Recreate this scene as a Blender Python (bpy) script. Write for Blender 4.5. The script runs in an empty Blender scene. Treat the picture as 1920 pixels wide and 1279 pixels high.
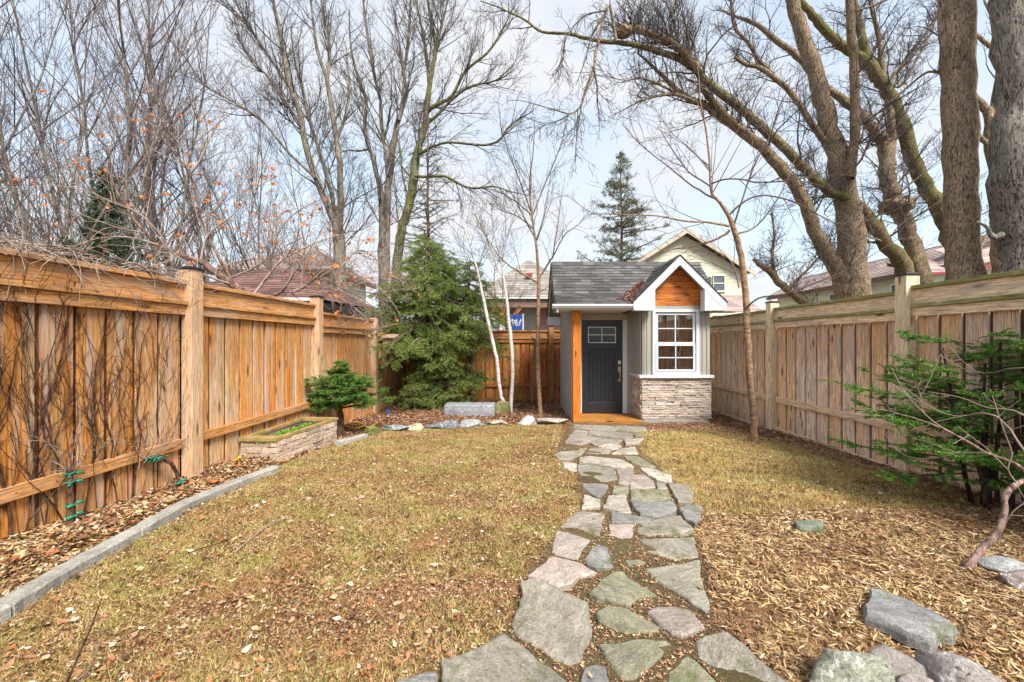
import bpy, math, random
import numpy as np
from mathutils import Vector, noise as mnoise
R = random.Random(7)
NR = np.random.default_rng(11)
scene = bpy.context.scene
col = scene.collection

# ---------------------------------------------------------------- camera, sky, sun, exposure
CZ, F, VX, VY = 1.30, 800.0, 985.0, 641.0
cam_d = bpy.data.cameras.new('camera'); cam = bpy.data.objects.new('camera', cam_d); col.objects.link(cam)
cam.location = (0, 0, CZ); cam.rotation_euler = (math.radians(90), 0, 0)
cam_d.sensor_width = 36; cam_d.lens = 36 * F / 1920
cam_d.shift_x = -(VX - 960) / 1920; cam_d.shift_y = (VY - 639.5) / 1920
cam_d.clip_start = 0.05; cam_d.clip_end = 2000
scene.camera = cam
vs = scene.view_settings
vs.view_transform = 'Standard'; vs.look = 'None'; vs.gamma = 1; vs.use_curve_mapping = False
vs.exposure = 1.2
SUN_EL, SUN_AZ = math.radians(48), math.radians(212)     # azimuth from +Y towards -X
world = bpy.data.worlds.new('World'); scene.world = world; world.use_nodes = True
wn, wl = world.node_tree.nodes, world.node_tree.links
wn.clear()
wo = wn.new('ShaderNodeOutputWorld'); bg = wn.new('ShaderNodeBackground'); bg.inputs['Strength'].default_value = 0.1
sky = wn.new('ShaderNodeTexSky'); sky.sky_type = 'NISHITA'; sky.sun_disc = False
sky.sun_elevation = SUN_EL; sky.sun_rotation = -SUN_AZ; sky.dust_density = 1.5; sky.ozone_density = 1.0
wtc = wn.new('ShaderNodeTexCoord'); wmp = wn.new('ShaderNodeMapping'); wmp.inputs['Scale'].default_value = (1.0, 1.0, 2.6)
wl.new(wtc.outputs['Generated'], wmp.inputs['Vector'])
wno = wn.new('ShaderNodeTexNoise'); wno.inputs['Scale'].default_value = 2.1; wno.inputs['Detail'].default_value = 5
wno.inputs['Roughness'].default_value = 0.5; wno.inputs['Distortion'].default_value = 0.3
wl.new(wmp.outputs[0], wno.inputs['Vector'])
wr = wn.new('ShaderNodeValToRGB'); wr.color_ramp.elements[0].position = 0.38; wr.color_ramp.elements[1].position = 0.60
wr.color_ramp.elements[0].color = (0.60, 0.60, 0.60, 1); wr.color_ramp.elements[1].color = (1, 1, 1, 1)
wl.new(wno.outputs['Fac'], wr.inputs['Fac'])
wm = wn.new('ShaderNodeMix'); wm.data_type = 'RGBA'
wl.new(wr.outputs['Color'], wm.inputs['Factor'])
wb = wn.new('ShaderNodeMix'); wb.data_type = 'RGBA'; wb.blend_type = 'MULTIPLY'; wb.inputs['Factor'].default_value = 1
wb.inputs['B'].default_value = (1.45, 1.72, 1.62, 1)
wl.new(sky.outputs[0], wb.inputs['A']); wl.new(wb.outputs['Result'], wm.inputs['A'])
wm.inputs['B'].default_value = (4.0, 4.08, 4.25, 1)
wl.new(wm.outputs['Result'], bg.inputs['Color']); wl.new(bg.outputs[0], wo.inputs[0])
sd = bpy.data.lights.new('sun', 'SUN'); sd.energy = 3.2; sd.angle = math.radians(20); sd.color = (1, 0.95, 0.86)
sun = bpy.data.objects.new('sun', sd); col.objects.link(sun)
sv = Vector((-math.sin(SUN_AZ) * math.cos(SUN_EL), math.cos(SUN_AZ) * math.cos(SUN_EL), math.sin(SUN_EL)))
sun.rotation_euler = sv.to_track_quat('Z', 'Y').to_euler()

# ---------------------------------------------------------------- placement helpers
def gz(y):                                   # ground height, falls gently away from the house
    y = max(0.0, min(y, 9.7))
    return CZ - (1.22 + 0.03 * y)
def P(px, py, Y):                            # a point of the place seen at a pixel, at its distance Y
    return ((px - VX) * Y / F, Y, CZ + (VY - py) * Y / F)
def G(px, py, up=0.0):                       # ground point seen at a pixel
    t = (py - VY) / F
    Y = (1.22 - up) / (t - 0.03)
    if Y > 9.7 or Y < 0: Y = (1.511 - up) / t
    return ((px - VX) * Y / F, Y, gz(Y) + up)

# ---------------------------------------------------------------- object helpers
def tag(o, label=None, cat=None, group=None, kind=None):
    if label: o['label'] = label
    if cat: o['category'] = cat
    if group: o['group'] = group
    if kind: o['kind'] = kind
    return o
def thing(name, label, cat, loc=(0, 0, 0), group=None):
    o = bpy.data.objects.new(name, None); o.location = loc; o.empty_display_size = .1; col.objects.link(o)
    return tag(o, label, cat, group)
def wloc(o):
    v = Vector((0, 0, 0))
    while o is not None: v += Vector(o.location); o = o.parent
    return v
def mesh_obj(name, V, FA, mat, parent=None, smooth=False, origin=None, loops=None):
    me = bpy.data.meshes.new(name)
    V = np.asarray(V, dtype=np.float32).reshape(-1, 3)
    off = np.array(wloc(parent) if parent is not None else (origin or (0, 0, 0)), dtype=np.float32)
    V = V - off
    if isinstance(FA, np.ndarray):
        n, k = FA.shape
        me.vertices.add(len(V)); me.vertices.foreach_set('co', V.ravel())
        me.loops.add(n * k); me.loops.foreach_set('vertex_index', FA.astype(np.int32).ravel())
        me.polygons.add(n); me.polygons.foreach_set('loop_start', np.arange(0, n * k, k, dtype=np.int32))
        me.polygons.foreach_set('loop_total', np.full(n, k, dtype=np.int32))
        me.update(calc_edges=True)
    else:
        me.from_pydata(V.tolist(), [], FA); me.update()
    if smooth: me.polygons.foreach_set('use_smooth', np.ones(len(me.polygons), dtype=bool))
    me.materials.append(mat)
    o = bpy.data.objects.new(name, me); col.objects.link(o)
    if parent is not None: o.parent = parent
    elif origin: o.location = origin
    return o

class MB:
    def __init__(s): s.v = []; s.f = []
    def add(s, vs_, fs_):
        n = len(s.v); s.v += [tuple(v) for v in vs_]; s.f += [tuple(i + n for i in f) for f in fs_]; return s
    def box(s, x0, x1, y0, y1, z0, z1):
        return s.hexa([(x0, y0, z0), (x1, y0, z0), (x1, y1, z0), (x0, y1, z0)], [(x0, y0, z1), (x1, y0, z1), (x1, y1, z1), (x0, y1, z1)])
    def hexa(s, b, t):
        return s.add(list(b) + list(t), [(3, 2, 1, 0), (4, 5, 6, 7), (0, 1, 5, 4), (1, 2, 6, 5), (2, 3, 7, 6), (3, 0, 4, 7)])
    def prism(s, a, b):                      # two rings of n points
        n = len(a)
        return s.add(list(a) + list(b), [tuple(range(n - 1, -1, -1)), tuple(range(n, 2 * n))] + [(i, (i + 1) % n, n + (i + 1) % n, n + i) for i in range(n)])
    def tube(s, pts, rs, k=10, cap=True):
        pts = [Vector(p) for p in pts]; n = len(pts); vv = []; ff = []
        for i, p in enumerate(pts):
            t = (pts[min(i + 1, n - 1)] - pts[max(i - 1, 0)]).normalized()
            a = t.cross(Vector((0.31, 0.17, 0.93))); a = a.normalized() if a.length > .05 else Vector((1, 0, 0)); b = t.cross(a)
            for j in range(k):
                w = 2 * math.pi * j / k; vv.append(p + (a * math.cos(w) + b * math.sin(w)) * rs[i])
        for i in range(n - 1):
            for j in range(k): ff.append((i * k + j, i * k + (j + 1) % k, (i + 1) * k + (j + 1) % k, (i + 1) * k + j))
        if cap: ff += [tuple(range(k - 1, -1, -1)), tuple((n - 1) * k + j for j in range(k))]
        return s.add(vv, ff)
    def build(s, name, mat, parent=None, smooth=False, bevel=0, origin=None):
        o = mesh_obj(name, s.v, s.f, mat, parent, smooth, origin)
        if bevel:
            m = o.modifiers.new('bevel', 'BEVEL'); m.width = bevel; m.segments = 2; m.limit_method = 'ANGLE'
        return o

class Tubes:                                 # many thin branches in one mesh, built with numpy
    def __init__(s): s.g = {}
    def add(s, pts, rs, k=3):
        s.g.setdefault((len(pts), k), ([], []))
        a = s.g[(len(pts), k)]; a[0].append(pts); a[1].append(rs)
    def arrays(s):
        VV, FF, base = [], [], 0
        for (n, k), (ps, rs) in s.g.items():
            Pn = np.array(ps, dtype=np.float64); Rn = np.array(rs, dtype=np.float64); m = len(Pn)
            T = np.empty_like(Pn); T[:, 1:-1] = Pn[:, 2:] - Pn[:, :-2]; T[:, 0] = Pn[:, 1] - Pn[:, 0]; T[:, -1] = Pn[:, -1] - Pn[:, -2]
            T /= np.linalg.norm(T, axis=2, keepdims=True) + 1e-9
            ref = np.array([0.83, 0.31, 0.12])
            A = np.cross(T, ref); A /= np.linalg.norm(A, axis=2, keepdims=True) + 1e-6; B = np.cross(T, A)
            w = np.arange(k) * 2 * np.pi / k
            V = Pn[:, :, None, :] + Rn[:, :, None, None] * (A[:, :, None, :] * np.cos(w)[None, None, :, None] + B[:, :, None, :] * np.sin(w)[None, None, :, None])
            VV.append(V.reshape(-1, 3))
            i = np.arange(n - 1)[:, None]; j = np.arange(k)[None, :]
            q = np.stack([i * k + j, i * k + (j + 1) % k, (i + 1) * k + (j + 1) % k, (i + 1) * k + j], -1).reshape(-1, 4)
            q = (q[None] + (np.arange(m) * n * k)[:, None, None]).reshape(-1, 4) + base
            FF.append(q); base += m * n * k
        return np.concatenate(VV), np.concatenate(FF)
    def build(s, name, mat, parent=None, smooth=True, origin=None):
        if not s.g: return None
        V, Q = s.arrays(); return mesh_obj(name, V, Q, mat, parent, smooth, origin)

# ---------------------------------------------------------------- materials
def newmat(name, rough=0.8, spec=0.3):
    m = bpy.data.materials.new(name); m.use_nodes = True
    nt = m.node_tree; b = nt.nodes['Principled BSDF']; b.inputs['Roughness'].default_value = rough
    b.inputs['Specular IOR Level'].default_value = spec
    return m, nt, b
def N(nt, t, **k):
    n = nt.nodes.new('ShaderNode' + t)
    for a, v in k.items():
        if a in ('blend_type', 'data_type', 'operation', 'feature', 'distance'): setattr(n, a, v)
        else: n.inputs[a.replace('_', ' ')].default_value = v
    return n
def ramp(nt, stops, src=None):
    n = nt.nodes.new('ShaderNodeValToRGB'); e = n.color_ramp.elements
    while len(e) < len(stops): e.new(0.5)
    for i, (p, c) in enumerate(stops):
        e[i].position = p; e[i].color = (c if len(c) == 4 else tuple(c) + (1,)) if not isinstance(c, (int, float)) else (c, c, c, 1)
    if src is not None: nt.links.new(src, n.inputs[0])
    return n.outputs[0]
def coords(nt, scale, island=False, world_=False):
    if world_: c = nt.nodes.new('ShaderNodeNewGeometry').outputs['Position']
    else: c = nt.nodes.new('ShaderNodeTexCoord').outputs['Object']
    if island:
        g = nt.nodes.new('ShaderNodeNewGeometry'); mu = N(nt, 'Math', operation='MULTIPLY'); mu.inputs[1].default_value = 57.0
        nt.links.new(g.outputs['Random Per Island'], mu.inputs[0])
        ad = N(nt, 'VectorMath', operation='ADD'); nt.links.new(c, ad.inputs[0]); nt.links.new(mu.outputs[0], ad.inputs[1]); c = ad.outputs[0]
    mp = nt.nodes.new('ShaderNodeMapping'); mp.inputs['Scale'].default_value = scale; nt.links.new(c, mp.inputs[0])
    return mp.outputs[0]
def noise(nt, vec, scale, detail=4, rough=0.55, dist=0.0):
    n = nt.nodes.new('ShaderNodeTexNoise'); n.inputs['Scale'].default_value = scale; n.inputs['Detail'].default_value = detail
    n.inputs['Roughness'].default_value = rough; n.inputs['Distortion'].default_value = dist
    nt.links.new(vec, n.inputs['Vector']); return n.outputs['Fac']
def mix(nt, fac, a, b, mode='MIX'):
    n = nt.nodes.new('ShaderNodeMix'); n.data_type = 'RGBA'; n.blend_type = mode
    for s_, v in (('Factor', fac), ('A', a), ('B', b)):
        if isinstance(v, (int, float)): n.inputs[s_].default_value = v if s_ == 'Factor' else (v, v, v, 1)
        elif isinstance(v, tuple): n.inputs[s_].default_value = v if len(v) == 4 else v + (1,)
        else: nt.links.new(v, n.inputs[s_])
    return n.outputs['Result']
def math_(nt, op, a, b=0.0):
    n = nt.nodes.new('ShaderNodeMath'); n.operation = op
    for i, v in enumerate((a, b)):
        if isinstance(v, (int, float)): n.inputs[i].default_value = v
        else: nt.links.new(v, n.inputs[i])
    return n.outputs[0]
def bump(nt, b, h, strength=0.4, dist=0.01):
    n = nt.nodes.new('ShaderNodeBump'); n.inputs['Strength'].default_value = strength; n.inputs['Distance'].default_value = dist
    nt.links.new(h, n.inputs['Height']); nt.links.new(n.outputs[0], b.inputs['Normal'])
def island(nt): return nt.nodes.new('ShaderNodeNewGeometry').outputs['Random Per Island']
def upness(nt):
    g = nt.nodes.new('ShaderNodeNewGeometry'); s_ = nt.nodes.new('ShaderNodeSeparateXYZ'); nt.links.new(g.outputs['Normal'], s_.inputs[0]); return s_.outputs[2]

def wood(name, cols, axis='z', streak=0.55, moss=0.0, rough=0.8, knots=True, fine=48.0, grey=0.0, stain=0.0):
    m, nt, b = newmat(name, rough)
    g = {'x': (2.4, fine, fine), 'y': (fine, 2.4, fine), 'z': (fine, fine, 2.4)}[axis]
    lo = {'x': (.6, 5, 5), 'y': (5, .6, 5), 'z': (7, 7, .55)}[axis]
    v1 = coords(nt, g, True); v2 = coords(nt, lo, True)
    n1 = noise(nt, v1, 1.6, 5, .6, 0.6); n2 = noise(nt, v2, 1.0, 3, .6)
    isl = island(nt)
    t = math_(nt, 'ADD', math_(nt, 'MULTIPLY', isl, 0.6), math_(nt, 'MULTIPLY', n2, 0.75))
    t = math_(nt, 'SUBTRACT', t, 0.18)
    k = len(cols); c = ramp(nt, [(0.08 + 0.84 * i / (k - 1), cc) for i, cc in enumerate(cols)], t)
    st = ramp(nt, [(0.30, max(.12, .9 - streak)), (0.48, 0.97), (0.66, 1.3)], n1)
    c = mix(nt, 1.0, c, st, 'MULTIPLY')
    n5 = noise(nt, coords(nt, tuple(q * 2.6 for q in g), True), 1.5, 4, .7)
    c = mix(nt, 1.0, c, ramp(nt, [(0.36, .5), (0.5, 1.0), (0.66, 1.25)], n5), 'MULTIPLY')
    if stain:
        z = nt.nodes.new('ShaderNodeSeparateXYZ'); nt.links.new(nt.nodes.new('ShaderNodeNewGeometry').outputs['Position'], z.inputs[0])
        hh = math_(nt, 'ADD', math_(nt, 'MULTIPLY', z.outputs[2], .55), math_(nt, 'MULTIPLY', noise(nt, coords(nt, (22, 22, 1.0), True), 1.0, 4, .6), 1.1))
        c = mix(nt, ramp(nt, [(0.98, 0.0), (1.30, stain)], math_(nt, 'MULTIPLY', hh, .9)), c, (0.30, 0.12, 0.03), 'MIX')
        lo_ = math_(nt, 'ADD', math_(nt, 'MULTIPLY', z.outputs[2], -1.0), noise(nt, coords(nt, (14, 14, 2.0), True), 1.0, 4, .6))
        c = mix(nt, ramp(nt, [(0.42, 0.0), (0.72, .45)], lo_), c, (0.16, 0.085, 0.045), 'MIX')
    if knots:
        vo = nt.nodes.new('ShaderNodeTexVoronoi'); vo.inputs['Scale'].default_value = 1
        sc = {'x': (2.2, 9, 9), 'y': (9, 2.2, 9), 'z': (9, 9, 2.2)}[axis]
        nt.links.new(coords(nt, sc, True), vo.inputs['Vector'])
        c = mix(nt, ramp(nt, [(0.09, 0.85), (0.20, 0.0)], vo.outputs['Distance']), c, (0.05, 0.022, 0.01), 'MIX')
    if grey:
        n3 = noise(nt, coords(nt, {'x': (1, 9, 9), 'y': (9, 1, 9), 'z': (16, 16, .9)}[axis], True), 1.1, 4, .65)
        c = mix(nt, ramp(nt, [(0.52, 0.0), (0.64, grey)], n3), c, (0.50, 0.43, 0.385), 'MIX')
    if moss:
        mn = noise(nt, coords(nt, (5, 5, 5)), 1.3, 5, .65)
        up = math_(nt, 'MULTIPLY', ramp(nt, [(0.0, 0.8), (0.8, 1.0)], upness(nt)), ramp(nt, [(0.5 - moss * .2, 0.0), (0.66 - moss * .2, .85)], mn))
        c = mix(nt, up, c, (0.15, 0.19, 0.03), 'MIX')
    nt.links.new(c, b.inputs['Base Color']); bump(nt, b, n1, 0.6, 0.006)
    return m

OR, TAN, GRY, BRN, PNK = (0.52, 0.19, 0.045), (0.50, 0.28, 0.115), (0.34, 0.29, 0.25), (0.22, 0.085, 0.03), (0.46, 0.30, 0.20)
W_L = wood('cedar_left_boards', [(0.34, .12, .03), (0.62, 0.23, 0.045), (0.60, 0.33, 0.13), (0.66, 0.25, 0.045), (0.56, 0.40, 0.25), (0.62, 0.29, .08), (.48, .18, .04)], 'z', grey=.75, streak=.5, stain=.35)
W_LB = wood('cedar_left_shaded_recess_boards', [(0.14, .045, .014), (0.30, 0.10, 0.022), (0.24, 0.12, 0.05), (.12, .05, .02)], 'z', grey=.3)  # back boards darker than the front ones: gap shadow put into the colour
W_LH = wood('cedar_left_rails', [(.48, .19, .055), (0.54, 0.26, 0.09), (.52, .30, .14), (0.40, 0.17, .05)], 'y', grey=.35, streak=.5)
W_LP = wood('cedar_left_posts', [(0.54, 0.30, 0.14), (0.58, 0.38, 0.23), (.52, .24, .09)], 'z', grey=.4, streak=.35)
W_R = wood('cedar_right_boards', [(0.66, 0.38, .18), (.84, .64, .49), (0.80, 0.64, 0.52), (0.84, 0.54, 0.29), (.84, .66, .53), (.74, .63, .56)], 'z', grey=.7, streak=.55, stain=.4)
W_RB = wood('cedar_right_shaded_recess_boards', [(0.14, 0.075, .04), (.24, .15, .10), (0.20, 0.15, 0.11)], 'z', grey=.3)  # shade of the narrow gaps painted into the back boards' colour
W_RH = wood('cedar_right_rails', [(.78, .58, .42), (0.76, 0.58, 0.39), (0.78, 0.56, 0.33)], 'y', grey=.6, streak=.4)
W_RM = wood('cedar_right_mossy_rails', [(0.46, 0.36, 0.22), (0.52, 0.42, 0.27)], 'y', moss=0.9, grey=.4, streak=.4)
W_RP = wood('cedar_right_posts', [(0.74, 0.55, 0.34), (0.74, 0.60, 0.43), (0.68, .45, .23)], 'z', grey=.6, streak=.35)
W_B = wood('cedar_back_boards', [(0.16, 0.045, 0.014), (0.42, 0.13, 0.028), (0.52, 0.23, 0.05), (0.32, 0.085, 0.022), (0.56, 0.30, 0.08)], 'z', grey=.25)
W_BH = wood('cedar_back_rails', [(0.30, 0.11, 0.03), (0.38, 0.17, 0.05), (0.26, 0.10, 0.04)], 'x', grey=.2, streak=.4)
W_BP = wood('cedar_back_posts', [(0.30, 0.13, 0.05), (0.36, 0.2, 0.09)], 'z', grey=.3, streak=.35)
W_POST = wood('stained_cedar_post', [(0.60, 0.16, 0.018), (0.70, 0.22, 0.03)], 'z', streak=.35, knots=True)
W_DECK = wood('stained_cedar_deck', [(0.36, 0.13, 0.02), (0.46, 0.21, 0.05), (0.30, 0.10, 0.018)], 'x', streak=.4)
W_GAB = wood('stained_gable_planks', [(0.45, 0.10, 0.015), (0.62, 0.20, 0.022), (0.42, 0.11, 0.02), (0.70, 0.28, 0.03)], 'x', streak=.45, knots=True, rough=.5)
W_RIM = wood('planter_rim_wood', [(0.38, 0.20, 0.08), (0.46, 0.28, 0.12), (0.33, 0.22, 0.1)], 'y', streak=.4, moss=.25)
W_BIRD = wood('weathered_birdhouse_wood', [(0.34, 0.20, 0.15), (0.40, 0.26, 0.2)], 'z', streak=.4, grey=.3)
W_IN = wood('shed_inner_boards_brightened', [(0.7, 0.28, 0.18), (0.8, 0.5, 0.32), (0.6, 0.34, 0.26)], 'z', streak=.5)  # albedo raised to stand in for light the closed interior lacks

def plain(name, c, rough=0.7, spec=0.3, var=0.12, nscale=6, metal=0.0, bmp=0.0, isl=0.0):
    m, nt, b = newmat(name, rough, spec); b.inputs['Metallic'].default_value = metal
    n = noise(nt, coords(nt, (1, 1, 1)), nscale, 5, .6)
    cc = mix(nt, 1.0, tuple(c), ramp(nt, [(0.3, 1 - var), (0.7, 1 + var)], n), 'MULTIPLY')
    if isl: cc = mix(nt, 1.0, cc, ramp(nt, [(0, 1 - isl), (1, 1 + isl)], island(nt)), 'MULTIPLY')
    nt.links.new(cc, b.inputs['Base Color'])
    if bmp: bump(nt, b, n, bmp, 0.01)
    return m
M_WHITE = plain('white_paint', (0.64, 0.66, 0.70), .45, .4, .05, 3)
M_SILL = plain('pale_sill', (0.66, 0.66, 0.68), .6, .3, .08, 9)
M_TAUPE = plain('taupe_siding', (0.37, 0.345, 0.31), .6, .3, .06, 2)
M_FRIEZE = plain('beige_frieze', (0.42, 0.39, 0.32), .6, .3, .05, 2)
M_DOOR = plain('charcoal_door_paint', (0.020, 0.024, 0.030), .38, .45, .15, 3)
M_STEEL = plain('brushed_nickel', (0.62, 0.56, 0.48), .32, .5, .1, 20, metal=1.0)
M_BLACK = plain('black_cap', (0.02, 0.02, 0.024), .5, .4, .2, 8)
M_CONC = plain('grey_concrete', (0.33, 0.31, 0.29), .9, .2, .2, 9, bmp=.3)
M_NAIL = plain('rusty_nail', (0.06, 0.04, 0.03), .6, .4)
M_BLUEMETAL = plain('blue_socket', (0.02, 0.10, 0.35), .4)

def glass(name, tint=(0.01, 0.012, 0.015)):
    m, nt, b = newmat(name, 0.03, 0.5)
    nt.nodes.remove(b); out = nt.nodes['Material Output']
    g = nt.nodes.new('ShaderNodeBsdfGlossy'); g.inputs['Roughness'].default_value = 0.02
    t = nt.nodes.new('ShaderNodeBsdfTransparent'); t.inputs['Color'].default_value = (0.97, 0.97, 0.97, 1)
    fr = nt.nodes.new('ShaderNodeFresnel'); fr.inputs['IOR'].default_value = 1.75
    mx = nt.nodes.new('ShaderNodeMixShader'); nt.links.new(fr.outputs[0], mx.inputs[0]); nt.links.new(t.outputs[0], mx.inputs[1]); nt.links.new(g.outputs[0], mx.inputs[2])
    nt.links.new(mx.outputs[0], out.inputs[0]); return m
M_GLASS = glass('window_glass')
M_DGLASS = plain('dark_glass', (0.006, 0.007, 0.010), .08, .5, .1, 2)
M_FGLASS = plain('far_window_glass', (0.10, 0.125, 0.16), .15, .5, .3, 4)

def stonemat(name, base, streak=(1, 7, 7), var=.35, moss=0.0, speck=0.0, objcol=False, isl=0.0, tint=None, rough=.85):
    m, nt, b = newmat(name, rough, .3)
    c0 = coords(nt, (1, 1, 1))
    if objcol:
        vr = nt.nodes.new('ShaderNodeVectorRotate'); vr.rotation_type = 'Z_AXIS'; nt.links.new(c0, vr.inputs['Vector']); oi0 = nt.nodes.new('ShaderNodeObjectInfo'); nt.links.new(math_(nt, 'MULTIPLY', oi0.outputs['Random'], 6.28), vr.inputs['Angle'])
        mpp = nt.nodes.new('ShaderNodeMapping'); mpp.inputs['Scale'].default_value = streak; nt.links.new(vr.outputs[0], mpp.inputs[0]); sv_ = mpp.outputs[0]
    else: sv_ = coords(nt, streak)
    n1 = noise(nt, sv_, 3.0, 8, .72, 1.2); n2 = noise(nt, c0, 2.2, 5, .6); n3 = noise(nt, c0, 85, 3, .75)
    if objcol:
        oi = nt.nodes.new('ShaderNodeObjectInfo'); base = oi.outputs['Color']
    c = mix(nt, 1.0, base if not isinstance(base, tuple) else base, ramp(nt, [(0.28, 1 - var), (0.5, 1.0), (0.72, 1 + var)], n1), 'MULTIPLY')
    c = mix(nt, 1.0, c, ramp(nt, [(0.35, 0.8), (0.65, 1.15)], n2), 'MULTIPLY')
    c = mix(nt, 1.0, c, ramp(nt, [(0.35, 0.75), (0.65, 1.25)], n3), 'MULTIPLY')
    if isl:
        c = mix(nt, 1.0, c, ramp(nt, [(0, (1 - isl, 1 - isl, 1 - isl * .8)), (0.35, (1.0, .93, .86)), (.7, (1.05, 1, .97)), (1, (1 + isl, 1 + isl * .8, 1 + isl * .65))], island(nt)), 'MULTIPLY')
    if speck:
        c = mix(nt, ramp(nt, [(0.56, 0.0), (0.62, speck)], noise(nt, c0, 22, 4, .7)), c, (0.62, 0.62, 0.60), 'MIX')
        c = mix(nt, ramp(nt, [(0.60, 0.0), (0.66, speck)], noise(nt, coords(nt, (1, 1.3, 1)), 14, 4, .7)), c, (0.05, 0.05, 0.055), 'MIX')
    if moss:
        mn = ramp(nt, [(0.60 - .25 * moss, 0.0), (0.72 - .2 * moss, .85)], noise(nt, coords(nt, (1.1, 1.0, 1)), 5, 6, .7))
        c = mix(nt, mn, c, (0.10, 0.12, 0.03), 'MIX')
    nt.links.new(c, b.inputs['Base Color'])
    h = math_(nt, 'ADD', n1, math_(nt, 'MULTIPLY', n3, .35)); bump(nt, b, h, .9, .02)
    return m
M_FLAG = stonemat('flagstone', (0.3, 0.29, 0.27), (2.5, 6, 6), .45, moss=.25, objcol=True)
M_ROCK = stonemat('garden_rock', (0.35, 0.34, 0.32), (3, 8, 14), .6, speck=.9, objcol=True)
M_ROCKM = stonemat('mossy_rock', (0.3, 0.3, 0.2), (2, 5, 7), .3, moss=.9, objcol=True)
M_BENCH = stonemat('grey_granite_block', (0.25, 0.26, 0.28), (3, 3, 9), .4, speck=.4)
M_KERB = stonemat('grey_kerb_stone', (0.36, 0.345, 0.305), (3, 2, 3), .35)
M_LEDGE = stonemat('ledgestone_veneer', (0.56, 0.49, 0.43), (3, 3, 14), .35, isl=.35)
M_LEDGE2 = stonemat('planter_ledgestone', (0.50, 0.40, 0.32), (3, 3, 12), .3, isl=.3)

def shingle(name, a, b_, c):
    m, nt, b = newmat(name, .95, .15)
    n = noise(nt, coords(nt, (1, 1, 1)), 160, 3, .8)
    cc = ramp(nt, [(0.0, a), (0.4, b_), (0.75, c), (1, tuple(x * 1.25 for x in c))], island(nt))
    cc = mix(nt, 1.0, cc, ramp(nt, [(0.3, .65), (0.7, 1.35)], n), 'MULTIPLY')
    cc = mix(nt, 1.0, cc, ramp(nt, [(0.35, .85), (0.65, 1.1)], noise(nt, coords(nt, (1, 1, 1)), 1.7, 3)), 'MULTIPLY')
    nt.links.new(cc, b.inputs['Base Color']); bump(nt, b, n, .5, .004); return m
M_SHING = shingle('grey_shingles', (0.075, 0.072, 0.073), (0.095, 0.09, 0.09), (0.125, 0.118, 0.116))
M_SHRED = shingle('red_brown_shingles', (0.13, 0.07, 0.065), (0.17, 0.095, 0.088), (0.22, 0.13, 0.12))
M_SHPINK = shingle('faded_pink_shingles', (0.30, 0.235, 0.225), (0.35, 0.27, 0.255), (0.42, 0.33, 0.31))
M_SHTAN = shingle('pale_grey_shingles', (0.22, 0.20, 0.185), (0.28, 0.25, 0.235), (0.33, 0.30, 0.28))

def bark(name, base, dark, moss=0.0, fur=(14, 14, 2.2), strength=.8, d=.03):
    m, nt, b = newmat(name, .95, .15)
    v = coords(nt, fur, world_=True); n1 = noise(nt, v, 1.3, 6, .65, 1.2); n2 = noise(nt, coords(nt, (1, 1, 1), world_=True), 1.6, 4)
    n4 = noise(nt, coords(nt, tuple(q * 3 for q in fur), world_=True), 1.2, 4, .65, .5)
    h = math_(nt, 'ADD', n1, math_(nt, 'MULTIPLY', n4, .4))
    c = ramp(nt, [(0.56, dark), (0.70, base), (0.86, tuple(min(1, x * 1.9) for x in base))], h)
    c = mix(nt, 1.0, c, ramp(nt, [(0.3, .75), (0.7, 1.2)], n2), 'MULTIPLY')
    if moss:
        s_ = math_(nt, 'ADD', math_(nt, 'MULTIPLY', upness(nt), .25), noise(nt, coords(nt, (1, 1, .6), world_=True), 1.3, 5, .65))
        c = mix(nt, ramp(nt, [(0.68 - .25 * moss, 0.0), (0.82 - .2 * moss, .85)], s_), c, (0.14, 0.15, 0.025), 'MIX')
    nt.links.new(c, b.inputs['Base Color']); bump(nt, b, h, strength, d); return m
B_WIL = bark('willow_bark', (0.26, 0.19, 0.13), (0.035, 0.025, 0.018), moss=.35, fur=(26, 26, 9))
B_WILM = bark('mossy_willow_bark', (0.20, 0.16, 0.09), (0.022, 0.02, 0.012), moss=.95, fur=(26, 26, 12), strength=1.0)
B_OAK = bark('grey_furrowed_bark', (0.21, 0.185, 0.165), (0.022, 0.019, 0.017), fur=(22, 22, 3.5))
B_GRY = bark('grey_smooth_bark', (0.17, 0.145, 0.12), (0.07, 0.055, 0.045), moss=.35, fur=(8, 8, 2), d=.012)
B_BRN = bark('brown_branch_bark', (0.16, 0.10, 0.075), (0.06, 0.04, 0.03), fur=(10, 10, 3), d=.01)
B_SAP = bark('sapling_bark', (0.25, 0.16, 0.10), (0.11, 0.07, 0.045), fur=(8, 8, 40), d=.006, moss=.15)
B_VINE = bark('vine_bark', (0.085, 0.045, 0.028), (0.02, 0.012, 0.01), fur=(20, 20, 6), d=.006)
B_TWIG = plain('twig_grey', (0.115, 0.095, 0.092), .9, .1, .3, 3, isl=.35)
B_TWIGR = plain('twig_reddish', (0.15, 0.112, 0.108), .9, .1, .3, 3, isl=.4)
B_TWIGP = plain('twig_pale', (0.30, 0.235, 0.205), .9, .1, .3, 3, isl=.4)
B_TWIGD = plain('twig_dark', (0.13, 0.105, 0.11), .9, .1, .3, 3, isl=.4)
def birchmat():
    m, nt, b = newmat('birch_bark', .7)
    n = noise(nt, coords(nt, (6, 6, 30), world_=True), 1.5, 5, .7)
    c = ramp(nt, [(0.34, (0.05, 0.045, 0.04)), (0.41, (0.5, 0.46, 0.43)), (0.7, (0.72, 0.68, 0.65))], n)
    nt.links.new(c, b.inputs['Base Color']); bump(nt, b, n, .3, .004); return m
B_BIRCH = birchmat()

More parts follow.
